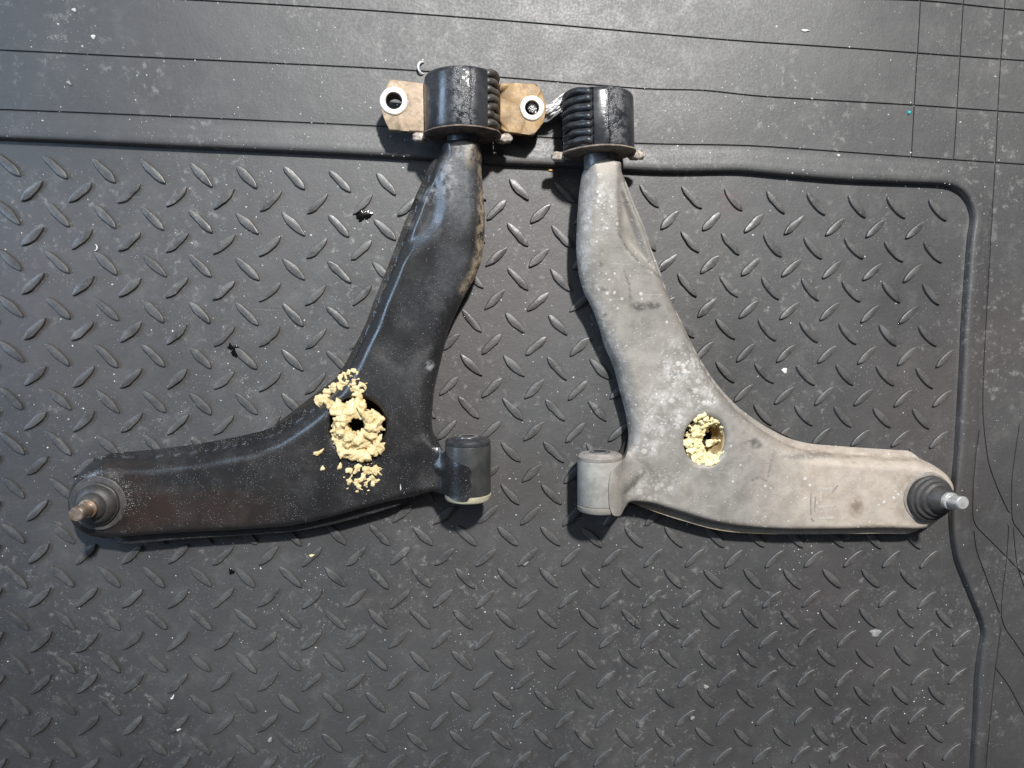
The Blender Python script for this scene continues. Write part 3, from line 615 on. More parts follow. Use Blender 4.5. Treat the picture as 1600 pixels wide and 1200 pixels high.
# --- large bushings with ribbed rubber, end plate and pin
def large_bushing(parent, topc, botc, R, zc, sleeve_mat, rib_mat, sec, plate_mat, ear_mat, pin_mat, neck_px, nrib):
    a, d, L = axis_of(topc, botc, zc + R, zc); rot = axis_rot(d)
    s0, s1 = sec
    def rf(r, ang, s):
        # lathe runs towards the viewer's side of the arm, so +x points to the right-hand side seen along the axis
        a_ = (ang + math.pi) % (2 * math.pi) - math.pi
        k = 1.0 if s0 < a_ < s1 else 0.0
        return r - .0035 * k if r > R * .9 else r
    root = lathe("large_bushing", [(.0, R - .006), (.0004, R - .0035), (.0012, R - .0018), (.0028, R - .0006), (.005, R), (L * .5, R), (L - .002, R), (L, R - .001)], sleeve_mat, parent, (a[0], a[1], zc), rot, rfun=rf, seg=144, deg=50)
    for k in range(nrib):
        s = L * (k + .55) / (nrib + .1); w = L / (nrib + .1) * .56; V = []; Fc = []; NA, NC = 20, 10
        for i in range(NA + 1):
            u = i / NA; an = s0 + (s1 - s0) * u; tp = min(1, (1 - abs(2 * u - 1)) * 7 + .15)
            dsag = .0022 * math.sin(math.pi * min(1, u * 1.0)) + vnoise(k, u * 3, 1, 2) * .0011
            for j in range(NC):
                q = 2 * math.pi * j / NC; rr = R - .0042 + (.0046 + .0007 * vnoise(u * 5, k * 1.3, 1.4, 6)) * tp * math.cos(q); ss = s + dsag * -1 + w * tp ** .5 * math.sin(q) * .92
                V.append((rr * math.sin(an), ss, rr * math.cos(an)))
        for i in range(NA):
            for j in range(NC): Fc.append((i * NC + j, i * NC + (j + 1) % NC, (i + 1) * NC + (j + 1) % NC, (i + 1) * NC + j))
        Fc.append(tuple(range(NC))); Fc.append(tuple(NA * NC + j for j in range(NC)))
        me = mesh("rubber_rib", V, Fc); bmm = bmesh.new(); bmm.from_mesh(me); bmesh.ops.recalc_face_normals(bmm, faces=bmm.faces); bmm.to_mesh(me); bmm.free()
        link("rubber_rib", me, rib_mat, root)
    # end plate with two ears
    def rp(r, ang, s):
        return r * (1 + .012 * math.sin(ang * 5 + 1) + .008 * math.sin(ang * 11)) if r > R * .5 else r
    plate = lathe("end_plate", [(L + .0002, R - .001), (L + .0004, R + .0012), (L + .0016, R + .0014), (L + .0022, R + .0004), (L + .0026, R - .004), (L + .0022, R - .010), (L + .0034, R - .013), (L + .0026, R - .017)], plate_mat, parent, (a[0], a[1], zc), rot, rfun=rp, seg=72, cap0=True)
    for sg in (-1, 1):
        bmm = bmesh.new(); bmesh.ops.create_icosphere(bmm, subdivisions=3, radius=1.0)
        for v in bmm.verts:
            f = 1 + .26 * vnoise(v.co.x * 3, v.co.y * 3 + v.co.z * 2, 1.3, sg) + .13 * vnoise(v.co.z * 7, v.co.x * 6, 1, 5)
            x = math.copysign(abs(v.co.x) ** .7, v.co.x)
            v.co = Vector((x * .0075 * f, v.co.y * .0042 * f, v.co.z * .0055 * f))
        me = bpy.data.meshes.new("plate_ear"); bmm.to_mesh(me); bmm.free()
        link("plate_ear", me, ear_mat, plate, loc=(sg * (R + .0035), L + .0025, -.004))
    for (px_, lo_, hi_) in [(0, 0, 0)]: pass
    e = W(*neck_px, .050)[:2]; ln = float((e - a) @ d)
    lathe("pin", [(L - .004, .0137), (L + .004, .0138), (ln + .001, .0138), (ln + .002, .013)], pin_mat, parent, (a[0], a[1], zc), rot, seg=48)
    return root, a, d, L
# axis points run away from the viewer's bottom edge: first the far end (top of the photo), then the near end; +x is then to the LEFT of the photo
RL = .0335
lb_l, la, ld, LL = large_bushing(arm_l, (722, 99), (723, 194), RL, .0350, MAT["sleeve_l"], MAT["rib_brown"], (math.radians(-105), math.radians(-40)), MAT["rust"], MAT["ear"], MAT["pin_l"], (722, 224), 7)
lb_r, ra, rd, LR = large_bushing(arm_r, (934, 131), (936, 224), RL - .0012, .0345, MAT["sleeve_r"], MAT["rubber"], (math.radians(20), math.radians(105)), MAT["beige_rust"], MAT["ear"], MAT["pin"], (940, 258), 7)

# --- bracket ears of the left arm
def bracket_ear(pts, hole, hr, ring_r, zt, th, mat, tone):
    ring_r *= .92
    P = W2(pts, zt); c = W(*hole, zt)[:2]; n = 48; ang = np.arange(n) / n * 2 * math.pi
    o = catmull(P, .003, closed=True) if False else P
    dens = []
    for k in range(len(P)):
        a, b = P[k], P[(k + 1) % len(P)]; m = max(2, int(np.hypot(*(b - a)) / .004))
        for i in range(m): dens.append(a + (b - a) * i / m)
    o = np.array(dens); hrr = hr * .00061
    hp = c + hrr * np.c_[np.cos(ang), 1.08 * np.sin(ang)]
    pts2 = [tuple(p) for p in o] + [tuple(p) for p in hp]; m = len(o)
    ed = [(i, (i + 1) % m) for i in range(m)] + [(m + i, m + (i + 1) % n) for i in range(n)]
    r = delaunay_2d_cdt([Vector(p) for p in pts2], ed, [], 0, 1e-7); Q = np.array([(v.x, v.y) for v in r[0]]); tri = np.array(list(r[2])); cen = Q[tri].mean(1)
    tri = tri[inside(cen, o) & ~inside(cen, hp)]
    V = [(x, y, zt) for x, y in Q]; k0 = len(V); V += [(x, y, zt - th) for x, y in Q]
    Fc = [tuple(f) for f in tri] + [tuple(f[::-1] + k0) for f in tri]
    for i in range(m): Fc.append((i, (i + 1) % m, k0 + (i + 1) % m, k0 + i))
    for i in range(n): Fc.append((m + i, k0 + m + i, k0 + m + (i + 1) % n, m + (i + 1) % n))
    me = mesh("bracket_ear", V, Fc); bmm = bmesh.new(); bmm.from_mesh(me); bmesh.ops.recalc_face_normals(bmm, faces=bmm.faces); bmm.to_mesh(me); bmm.free()
    ear = link("bracket_ear", me, mat, arm_l, smooth=False); ear["label"] = tone
    md = ear.modifiers.new("bevel", 'BEVEL'); md.width = .0012; md.segments = 3; md.limit_method = 'ANGLE'
    for p in ear.data.polygons: p.use_smooth = True
    sharp(ear, 40)
    rr = ring_r * .00061
    def rj(r, a, s): return r * (1 + .015 * math.sin(a * 3 + hole[0]) + .008 * math.sin(a * 7)) if r > hrr * 1.2 else r
    ring = lathe("spacer_ring", [(-.015, hrr * .98), (.0008, hrr * .98), (.0017, hrr * 1.06), (.0018, rr * .92), (.0010, rr), (-.0004, rr * 1.02)], MAT["ring"], ear, (c[0], c[1], zt), UP, rfun=rj, cap0=False, cap1=False, seg=56)
    lathe("bore", [(-.019, hrr * .97), (.0002, hrr * .97)], MAT["rust"], ear, (c[0], c[1], zt), UP, cap0=False, cap1=False, seg=40)
    return ear
bracket_ear([(597, 150), (609, 123), (664, 130), (664, 206), (608, 203), (595, 172)], (615.5, 158), 12, 21.5, .034, .008, MAT["bracket_pale"], "pale tan bracket ear with a white ringed bolt hole")
bracket_ear([(781, 129), (838, 131), (848, 146), (854, 166), (849, 192), (833, 211), (790, 206), (781, 200)], (831, 169), 10.5, 19.5, .034, .008, MAT["bracket"], "ochre bracket ear with silver foil in its bolt hole")

# --- ball joints
def ball_joint(parent, base, zb, rb, zs, rings, boot_mat, tip_z, stud_r, stud_mat, lip_mat, lip_r, hgt, tilt=None):
    x, y, _ = W(*base, zb)
    root = lathe("ball_joint", [(-.030, rb + .001), (-.012, rb + .003), (.0005, rb + .003), (.0016, rb + .0022), (.002, rb - .001)], lip_mat, parent, (x, y, zb), UP, cap0=True)
    boot = lathe("dust_boot", rings, boot_mat, root, (0, 0, 0), deg=40, seg=72, rfun=lambda r, a, s: r * (1 + .012 * math.sin(a * 3 + s * 420) + .008 * math.sin(a * 7 - s * 300)))
    z0 = rings[-1][0]
    lathe("stud", [(z0 - .004, stud_r * 1.3), (z0 + .0015, stud_r * 1.32), (z0 + .003, stud_r * 1.28), (z0 + .0034, stud_r * .86), (z0 + .0052, stud_r * .84), (z0 + .0058, stud_r), (tip_z - zb - .001, stud_r), (tip_z - zb, stud_r - .0009)], stud_mat, root, (0, 0, 0), seg=40)
    if tilt:                                          # the ball lets boot and stud lean
        top = max(p[0] for p in rings)
        for ch in root.children:
            for v in ch.data.vertices:
                k = max(0.0, v.co.y) if ch.name.startswith(("dust", "stud")) else 0
                f = k * min(1, k / (top * .7))
                v.co.x += math.tan(tilt[1]) * f; v.co.z += math.tan(tilt[0]) * f
    lathe("crimp_ring", [(.0002, lip_r - .0016), (.0014, lip_r - .0012), (.0018, lip_r), (.0012, lip_r + .001), (-.001, lip_r + .0016)], lip_mat, root, (0, 0, 0), cap0=False, cap1=False, seg=80)
    return root
rings_l = [(.001, .0190), (.003, .0196), (.005, .0192), (.0056, .0182), (.0075, .0176), (.011, .0150), (.0122, .0120), (.0138, .0118), (.0160, .0105), (.0178, .0085), (.0185, .0078)]
ball_joint(arm_l, (154, 786), .0325, .0215, 0, rings_l, MAT["boot"], .0325 + .041, .0062, MAT["rusty_steel"], MAT["rubber_dusty"], .0235, hgt_l)
rings_r = [(a, b * 1.07) for a, b in [(.001, .0205), (.0035, .0212), (.0065, .0206), (.0072, .0188), (.0100, .0182), (.0108, .0160), (.0140, .0152), (.0150, .0128), (.0195, .0118), (.0225, .0095), (.0245, .0085)]]
ball_joint(arm_r, (1449, 777), .0330, .0215, 0, rings_r, MAT["boot"], .0330 + .040, .0063, MAT["stud"], MAT["dusty_rim"], .0238, hgt_r, tilt=(-.10, .20))

# --- foam: clusters of lumps fused with a voxel remesh
def fuse(name, balls, mat, parent, voxel=.00055, rough=.0009, label=None, flake_=.5):
    """torn flakes and lumps joined by a voxel remesh and roughened"""
    bmm = bmesh.new()
    for (x, y, z, r, sx, sy, sz) in balls:
        g = bmesh.ops.create_icosphere(bmm, subdivisions=2, radius=1.0)
        rt = Matrix.Rotation(random.random() * 6.28, 3, 'Z') @ Matrix.Rotation(random.gauss(0, flake_), 3, 'X') @ Matrix.Rotation(random.gauss(0, flake_), 3, 'Y')
        p1, p2, p3 = (random.uniform(0, 6.28) for _ in range(3)); q = random.uniform(.65, 1.35)
        for v in g["verts"]:
            k = 1 + .22 * math.sin(v.co.x * 3.1 + p1) + .20 * math.sin(v.co.y * 4.3 + p2) + .14 * math.sin(v.co.z * 5 + v.co.x * 4 + p3)
            c = Vector((v.co.x * r * sx * q * k, v.co.y * r * sy / q * k, v.co.z * r * sz * k)); v.co = rt @ c + Vector((x, y, z))
    me = bpy.data.meshes.new(name); bmm.to_mesh(me); bmm.free()
    o = link(name, me, mat, parent)
    m = o.modifiers.new("fuse", 'REMESH'); m.mode = 'VOXEL'; m.voxel_size = voxel; m.use_smooth_shade = True
    sm_ = o.modifiers.new("soften", 'SMOOTH'); sm_.iterations = 6; sm_.factor = .5
    for nm, sc, st in (("lumps", .0044, 2.2), ("crumbs", .0016, .55)):
        tx = bpy.data.textures.new(nm, 'CLOUDS'); tx.noise_scale = sc; tx.noise_depth = 3; tx.noise_type = 'SOFT_NOISE'
        dm = o.modifiers.new(nm, 'DISPLACE'); dm.texture = tx; dm.strength = rough * st; dm.texture_coords = 'GLOBAL'; dm.mid_level = .55
    if label: o["label"] = label
    return o
def ball(px, py, rpx, z, sx=1, sy=1, sz=1):
    p = W(px, py, z); return (p[0], p[1], z, rpx * .00059, sx, sy, sz)
def foam_left():
    Bs = []; zt = hgt_l(hc_l + np.array([.030, 0])); cav = (557, 661)
    for k in range(300):                                   # lumpy collar round the cavity
        a = random.random() * 6.283; rr = random.uniform(17, 38)
        if math.cos(a) > .35 and math.sin(a) < -.35 and rr > 30: continue      # bare rim at the upper right
        if math.cos(a) > .75 and rr > 34: continue
        hgt = zt + .0015 + .0055 * math.sin(min(1, (rr - 13) / 17) * 2.6) - (0.004 if rr > 34 else 0)
        Bs.append(ball(cav[0] + rr * math.cos(a), cav[1] + 4 + rr * math.sin(a), random.uniform(2.5, 7), hgt + random.uniform(-.004, .001), random.uniform(.8, 1.4), 1, random.uniform(.35, .8)))
    for k in range(90):                                    # wall of the cavity, going down
        a = random.random() * 6.283; dz = random.uniform(.002, .022); rr = 17 + random.uniform(-2, 3) + 250 * max(0, dz - .012)
        Bs.append(ball(cav[0] + rr * math.cos(a), cav[1] + rr * math.sin(a) * 1.1, random.uniform(4, 6), zt - dz))
    for k in range(26):                                    # crescent at the lower edge
        a = math.radians(40 + 95 * k / 25); rr = 52 + random.uniform(-3, 2)
        Bs.append(ball(cav[0] + 3 + rr * math.cos(a) * .86, cav[1] + rr * math.sin(a), random.uniform(5, 8.5), zt + .0025, 1.1, 1, .8))
    for k in range(40):
        a = math.radians(20 + 130 * random.random()); rr = random.uniform(36, 50)
        Bs.append(ball(cav[0] + rr * math.cos(a) * .86, cav[1] + rr * math.sin(a), random.uniform(3, 6), zt + random.uniform(-.001, .002)))
    for (x, y, r) in [(522, 640, 9), (530, 634, 9), (516, 633, 7), (538, 637, 8), (548, 632, 6), (560, 629, 7), (563, 621, 6), (556, 624, 4), (590, 648, 7), (595, 655, 6), (594, 668, 5)]:
        Bs.append(ball(x, y, r, zt + .001, 1, 1, .75))
    return fuse("foam_collar", Bs, MAT["foam"], arm_l, rough=.0007, flake_=.3, label="lumpy yellow foam collar round a dark cavity")
def foam_spill(name, spots, label):
    Bs = []
    for (x, y, r) in spots:
        z = hgt_l(W(x, y, .040)); Bs.append(ball(x, y, r, z + r * .00006, random.uniform(.8, 1.5), 1, .55))
    return fuse(name, Bs, MAT["foam"], arm_l, voxel=.00045, rough=.0006, label=label, flake_=.35)
foam_left()
top_spots = [(506, 624, 9), (512, 628, 6), (500, 620, 5), (503, 629, 5), (513, 612, 7), (525, 605, 11), (532, 604, 8), (519, 606, 6), (538, 600, 5), (545, 581, 4), (552, 579, 4), (538, 583, 4), (558, 583, 3), (533, 588, 4), (540, 590, 4), (549, 588, 3.5), (531, 594, 4), (543, 596, 4), (552, 601, 4), (549, 608, 4), (556, 607, 5), (560, 613, 5), (562, 601, 3.5), (568, 602, 4), (566, 611, 4), (571, 607, 2.5), (553, 594, 3), (560, 592, 2.5), (555, 617, 4), (546, 602, 3), (573, 599, 2)]
foam_spill("foam_spill", top_spots, "yellow foam crumbs stuck above the hole")
bot = []
for (x, y, r, n, s) in [(546, 735, 6, 5, 5), (559, 731, 5.5, 4, 4), (572, 735, 6, 8, 8), (586, 736, 7, 10, 7), (582, 748, 5, 8, 8), (567, 748, 4.5, 10, 10), (556, 755, 3, 10, 10), (572, 758, 3, 8, 9), (546, 750, 3, 6, 6)]:
    bot.append((x, y, r))
    for k in range(n): bot.append((x + random.gauss(0, s), y + random.gauss(0, s * .8), random.uniform(1.6, 3.6)))
foam_spill("foam_spill", bot, "loose clump of foam beads below the hole")

def foam_right():
    zt = hgt_r(hc_r + np.array([.026, 0])); Bs = []; c = (1106, 690)
    for k in range(420):                                   # thick crescent on the left, thinner at the top and bottom
        d_ = random.uniform(40, 300); a = math.radians(d_); deep = random.random()
        inner = {0: .30, 1: .62}[1 if d_ > 262 or d_ < 75 else 0] + .12 * math.sin(d_ * .21)
        rr = random.uniform(inner + .10 * deep, 1.0)
        if math.hypot((c[0] + 35 * rr * math.cos(a) - 1114) / 17, (c[1] + 39 * rr * math.sin(a) - 688) / 24) < 1: continue
        Bs.append(ball(c[0] - 1 + 35 * rr * math.cos(a), c[1] + 39 * rr * math.sin(a), random.uniform(2.5, 6), zt - .0030 - .015 * deep - .006 * (1 - rr), random.uniform(.8, 1.4), 1, random.uniform(.5, 1)))
    for k in range(90):                                    # thin torn fringe along the upper right
        a = math.radians(random.uniform(-60, -10) if k % 2 else random.uniform(15, 45)); rr = random.uniform(.78, .98)
        Bs.append(ball(c[0] + 35 * rr * math.cos(a), c[1] + 39 * rr * math.sin(a), random.uniform(2.5, 4), zt - random.uniform(.003, .014), 1.3, 1, .6))
    for (x, y, r, dz) in [(1108, 690, 5, .006), (1113, 690, 4, .006), (1118, 689, 3.5, .007), (1124, 688, 2.5, .008), (1107, 696, 4, .005), (1122, 712, 5, .004), (1127, 709, 4, .005), (1118, 722, 6, .002), (1112, 726, 5, .002), (1106, 724, 5, .0025), (1092, 652, 5, .0015), (1100, 650, 5, .001), (1103, 655, 4, .0015), (1086, 657, 4, .002), (1098, 660, 4, .003), (1112, 655, 3.5, .003), (1120, 660, 3, .004)]:
        Bs.append(ball(x, y, r, zt - dz, 1.2, 1, .8))
    fuse("foam_plug", Bs, MAT["foam_pale"], arm_r, label="pale yellow foam broken open to a dark cavity")
    # smooth brown skin of the foam on the right-hand wall
    V = []; Fc = []; NA = 28
    for i in range(NA + 1):
        a = math.radians(-78 + 140 * i / NA)
        for j in range(8):
            t = j / 7; rr = .955 - .22 * t + .03 * vnoise(i * .5, j * .6, 1, 3) - .28 * max(0, t - .6)
            p = (hc_r[0] + hx_r * rr * math.cos(a), hc_r[1] - hy_r * rr * math.sin(a) * (1 if True else 1), zt - .0045 - .018 * t)
            V.append(p)
    for i in range(NA):
        for j in range(7): Fc.append((i * 8 + j, i * 8 + j + 1, (i + 1) * 8 + j + 1, (i + 1) * 8 + j))
    o = link("foam_skin", mesh("foam_skin", V, Fc), MAT["foam_brown"], arm_r); sm = o.modifiers.new("skin", 'SOLIDIFY'); sm.thickness = .0012
foam_right()

# --- embossed strokes on the grey arm
def stroke(x0, y0, x1, y1, w, up=.00025, mat=None):
    a, b = W(x0, y0, .038), W(x1, y1, .038); d = (b - a)[:2]; L = np.hypot(*d); d /= L; nn = np.array([-d[1], d[0]]); w = w * .0003
    V = []; m = max(2, int(L / .003))
    for i in range(m + 1):
        q = a[:2] + d * L * i / m; z = hgt_r(q)
        for s, h in ((-1.4, -.0012), (-1, up), (1, up), (1.4, -.0012)): V.append((q[0] + nn[0] * w * s, q[1] + nn[1] * w * s, z + h))
    Fc = []
    for i in range(m):
        for j in range(3): Fc.append((i * 4 + j, i * 4 + j + 1, (i + 1) * 4 + j + 1, (i + 1) * 4 + j))
    Fc += [(0, 1, 2, 3), tuple(m * 4 + j for j in (3, 2, 1, 0))]
    me = mesh("embossed_stroke", V, Fc); bmm = bmesh.new(); bmm.from_mesh(me); bmesh.ops.recalc_face_normals(bmm, faces=bmm.faces); bmm.to_mesh(me); bmm.free()
    link("embossed_stroke", me, mat or MAT["emboss"], arm_r, smooth=False)
for s in [(1283, 794, 1307, 793, 4), (1283, 812.5, 1307, 811, 4), (1294, 794, 1294, 812, 3.5), (1281, 766, 1306, 765.5, 3.5), (1286, 766, 1286, 785, 3.5)]: stroke(*s)
for s in [(1271.5, 773, 1271, 807, 2.2), (1278.5, 778, 1277.5, 801, 2.2), (1305, 771, 1314, 760, 2.4), (1271, 812, 1276, 817, 2.6)]: stroke(*s, up=.0003, mat=MAT["dusty_rim"])

# ------------------------------------------------------------------ treads of the mat
arm_polys = [W2([(p[0], p[1]) for p in Q], .0) for Q in (L_OUT, R_OUT)]
extra_cover = [W2([(655, 95), (790, 95), (790, 225), (655, 225)], 0), W2([(872, 128), (998, 128), (998, 248), (872, 248)], 0)]
cand = []
for j in range(0, 19):
    for i in range(-5, 24):
        for (du, sgn) in ((0, 1), (.5, -1)):
            u, v = i + du, j + du
            p = np.array([u * U, -v * U])
            if not inside(p[None], field_poly)[0]: continue
            dd = seg_dist(p[None], border)[0][0]
            if dd < .0145: continue
            px, py, _ = proj([p[0], p[1], 0])
            if px < -420 or px > 1900 or py > 1560: continue
            hid = any(inside(p[None], q)[0] and seg_dist(p[None], np.vstack([q, q[:1]]))[0][0] > .012 for q in arm_polys)
            vis = -20 < px < 1620 and -20 < py < 1220 and not hid
            cand.append((0 if vis else 1, proj([p[0], p[1], 0])[2], p[0], p[1], sgn))
cand.sort()
rest_V, rest_F = [], []; variants = [tread_variant(k) for k in range(8)]
for k, (nv, dep, x, y, sgn) in enumerate(cand):
    x += random.gauss(0, .0005); y += random.gauss(0, .0005); ang = -sgn * math.radians(44) + random.uniform(-.05, .05); sx = 1 if sgn > 0 else .93
    if k < 300 and nv == 0:
        o = bpy.data.objects.new("tread", variants[k % 8]); COL.objects.link(o); o.parent = mat_o; o.location = (x, y, 0); o.rotation_euler = (0, 0, ang); o.scale = (sx * random.uniform(.96, 1.03), random.uniform(.9, 1.06), random.uniform(.85, 1.1))
    else:
        b0 = len(rest_V); c, s = math.cos(ang), math.sin(ang)
        for (a, b, z) in TV: rest_V.append((x + (a * c - b * s) * sx, y + (a * s + b * c) * sx, z))
        rest_F += [tuple(q + b0 for q in f) for f in TF]
ro = link("tread_field", mesh("tread_field", rest_V, rest_F), MAT["mat"], mat_o); ro["kind"] = "stuff"

# ------------------------------------------------------------------ loose dirt
def mat_z(x, y):
    z, _ = mat_height(np.array([[x, y]])); return float(z[0])
def flecks(name, pts, size, mat, parent=None, label=None, cat=None):
    V, Fc = [], []
    for (x, y, z), r in zip(pts, size):
        n = random.choice((4, 5, 6)); b0 = len(V); a0 = random.random() * 6.28; el = random.uniform(.5, 1.0); rot = random.random() * 3.14
        for k in range(n):
            a = a0 + 6.283 * k / n; q = r * random.uniform(.7, 1.2); lx, ly = q * math.cos(a), q * el * math.sin(a)
            V.append((x + lx * math.cos(rot) - ly * math.sin(rot), y + lx * math.sin(rot) + ly * math.cos(rot), z - .0001))
        V.append((x, y, z + r * random.uniform(.5, .9)))
        for k in range(n): Fc.append((b0 + k, b0 + (k + 1) % n, b0 + n))
    o = link(name, mesh(name, V, Fc), mat, parent, smooth=False); o["kind"] = "stuff"
    if label: tag(o, label, cat)
    return o
pts, size = [], []
clusters = [(random.uniform(50, 1550), random.uniform(10, 1150), random.uniform(20, 90)) for _ in range(46)] + [(820, 400, 60), (790, 330, 50), (560, 250, 60), (1080, 250, 80), (480, 60, 80), (820, 390, 30), (940, 620, 70), (430, 330, 90), (640, 230, 60)]
for k in range(4200):
    if random.random() < .6:
        c = random.choice(clusters); px, py = random.gauss(c[0], c[2]), random.gauss(c[1], c[2])
    else: px, py = random.uniform(-60, 1660), random.uniform(-60, 1260) * random.random() ** .25
    p = W(px, py, 0)[:2]; pts.append(p); size.append(.00032 + .0008 * random.random() ** 4)
P2 = np.array(pts); zz, sdd = mat_height(P2)
flecks("grit", [(a, b, c) for (a, b), c in zip(P2, zz)], size, MAT["grit"], None, "fine white grit scattered over the black rubber mat", "grit")
def arm_grit(samp, n, keep, parent, mat, name="grit"):
    xy, z = samp(n); pts, size = [], []
    for (x, y), h in zip(xy, z):
        px, py, _ = proj([x, y, h])
        if random.random() < keep(px, py): pts.append((x, y, h)); size.append(.00022 + .0005 * random.random() ** 3)
    flecks(name, pts, size, mat, parent)
def keep_l(px, py):
    k = .16
    if 380 < px < 690 and 430 < py < 790: k = .5
    if px < 240 and py < 800: k = .55
    if py < 400 and px > 680: k = .25
    return k
arm_grit(samp_l, 2400, keep_l, arm_l, MAT["dull"])
arm_grit(samp_r, 700, lambda a, b: .5, arm_r, MAT["grit"])
# grit along the rim of the left arm's seam and its ball joint
pts, size = [], []
for k in range(260):
    a = random.uniform(-.6, 2.6); r = random.gauss(.0245, .0022); c = W(155, 784, .0395); pts.append((c[0] + r * math.cos(a), c[1] + r * math.sin(a), hgt_l((c[0] + r * math.cos(a), c[1] + r * math.sin(a))) + .0012)); size.append(random.uniform(.0002, .0006))
edge_px = [(152, 716), (236, 707), (299, 699), (355, 690), (408, 677), (455, 656), (496, 626), (531, 583), (570, 512), (587, 470), (603, 425), (620, 380), (641, 330)]
EP = catmull(W2(edge_px, .020), .0008)
for k in range(420):
    q = EP[random.randrange(len(EP))] + np.array([random.gauss(.001, .0018), random.gauss(-.001, .0018)]); pts.append((q[0], q[1], hgt_l(q))); size.append(random.uniform(.0002, .0005))
flecks("rim_grit", pts, size, MAT["dull"], arm_l)

def flake(name, label, cat, px, py, ln, wd, rot, mat, h=.0012, z=None, bend=0.0, group=None):
    """an irregular domed flake; lengths in mm"""
    ln *= .78; wd *= .78
    p = W(px, py, .004); base = mat_z(p[0], p[1]) if z is None else z; p = W(px, py, base)
    n = 16; V = [(0, 0, h * .95)]; Fc = []; sd = random.random() * 9
    for ring, (s, zz_) in enumerate(((.55, h), (1.0, h * .5), (1.02, -.0002))):
        for k in range(n):
            a = 6.283 * k / n; f = 1 + .18 * math.sin(a * 3 + sd) + .10 * math.sin(a * 5 + 2 * sd) + .06 * math.sin(a * 8 + sd * 3)
            x, y = ln * 5e-4 * s * math.cos(a) * f, wd * 5e-4 * s * math.sin(a) * f
            y += bend * (x / (ln * 5e-4)) ** 2 * ln * 5e-4
            V.append((x, y, zz_ * (1 + .25 * math.sin(k * 2.3 + sd)) if ring < 2 else zz_))
    for k in range(n): Fc.append((0, 1 + k, 1 + (k + 1) % n))
    for r in range(2):
        for k in range(n): Fc.append((1 + r * n + k, 1 + (r + 1) * n + k, 1 + (r + 1) * n + (k + 1) % n, 1 + r * n + (k + 1) % n))
    o = link(name, mesh(name, V, Fc), mat, None, loc=(p[0], p[1], base), rot=(0, 0, math.radians(rot)))
    return tag(o, label, cat, group)
zl = lambda x, y: hgt_l(W(x, y, .040))
flake("foam_crumb", "curved pale foam crumb lying on the black arm left of the foam", "crumb", 498, 708, 14, 5, 25, MAT["foam"], .0022, zl(498, 708), .35)
flake("foam_crumb", "small tan foam crumb on the black arm below the curved crumb", "crumb", 504, 732, 6, 5, 60, MAT["foam"], .0016, zl(504, 732))
flake("foam_crumb", "brownish foam crumb on the black arm just left of the lower bead clump", "crumb", 531, 729, 5, 9, -20, MAT["foam"], .0016, zl(531, 729))
flake("plastic_sliver", "thin white sliver standing on the black arm near its small bushing", "sliver", 626, 762, 1.4, 7, 5, MAT["paper"], .0008, zl(626, 762))
flake("paper_scrap", "long white paper scrap on the border groove panels at the upper right", "scrap", 1258, 48, 10, 3, 0, MAT["paper"], .0012)
flake("paint_flake", "square white flake on the border at the upper left corner", "flake", 146, 58, 4.5, 5.5, 10, MAT["paper"])
flake("paint_flake", "pointed white flake nearest the top left corner of the mat border", "flake", 116, 16, 5, 4, -30, MAT["paper"])
flake("paint_flake", "oval pale flake between the two upper left border grooves", "flake", 108, 130, 7, 4, -35, MAT["dull"])
flake("paint_flake", "round white flake on the border groove above the right corner of the treads", "flake", 1310, 243, 3.8, 3.4, 0, MAT["paper"])
flake("rubber_crumb", "tiny teal crumb on the border below the right-hand groove crossing", "crumb", 1420, 176, 4.5, 4.5, 0, MAT["teal"], .0018)
flake("wood_chip", "small orange chip beside the shadow of the right bushing", "chip", 860, 266, 7, 3.2, -18, MAT["orange"], .0016)
flake("paint_flake", "ragged white flake among the treads right of the grey arm", "flake", 1226, 579, 6.5, 7.5, 30, MAT["paper"], .0006)
flake("pale_crumb", "pale crumb between treads under the gap between the two arms", "crumb", 820, 880, 9, 6, 20, MAT["dull"], .0022)
flake("plastic_curl", "small bent white curl among the lower left treads", "curl", 270, 1090, 7, 2.6, 55, MAT["paper"], .0012, None, .3)
flake("pellet", "round cream pellet among the lower left treads", "pellet", 279, 1139, 4.6, 4.6, 0, MAT["paper"], .0022)
flake("pellet", "oval white pellet near the bottom edge left of the centre", "pellet", 422, 1156, 5, 6.5, -20, MAT["dull"], .0022)
flake("pellet", "white pellet near the bottom edge on a tread right of the centre", "pellet", 1000, 1133, 5.5, 5.5, 0, MAT["dull"], .0024)
flake("pellet", "grey white pellet near the bottom edge, right of the other pellets", "pellet", 1081, 1121, 6.5, 5.5, 20, MAT["dull"], .0024)
flake("pale_crumb", "grey curled crumb touching a tread below the grey arm", "crumb", 1103, 1073, 7, 5.5, 0, MAT["dull"], .0018)
flake("pale_crumb", "cream crumb sitting on a tread below the black arm", "crumb", 487, 868, 6.5, 3.4, 12, MAT["foam_pale"], .0016, .0022)
flake("grey_scab", "ragged grey scab of dirt on the lower right treads", "dirt", 1368, 989, 15, 11, 0, MAT["dull"], .0010)

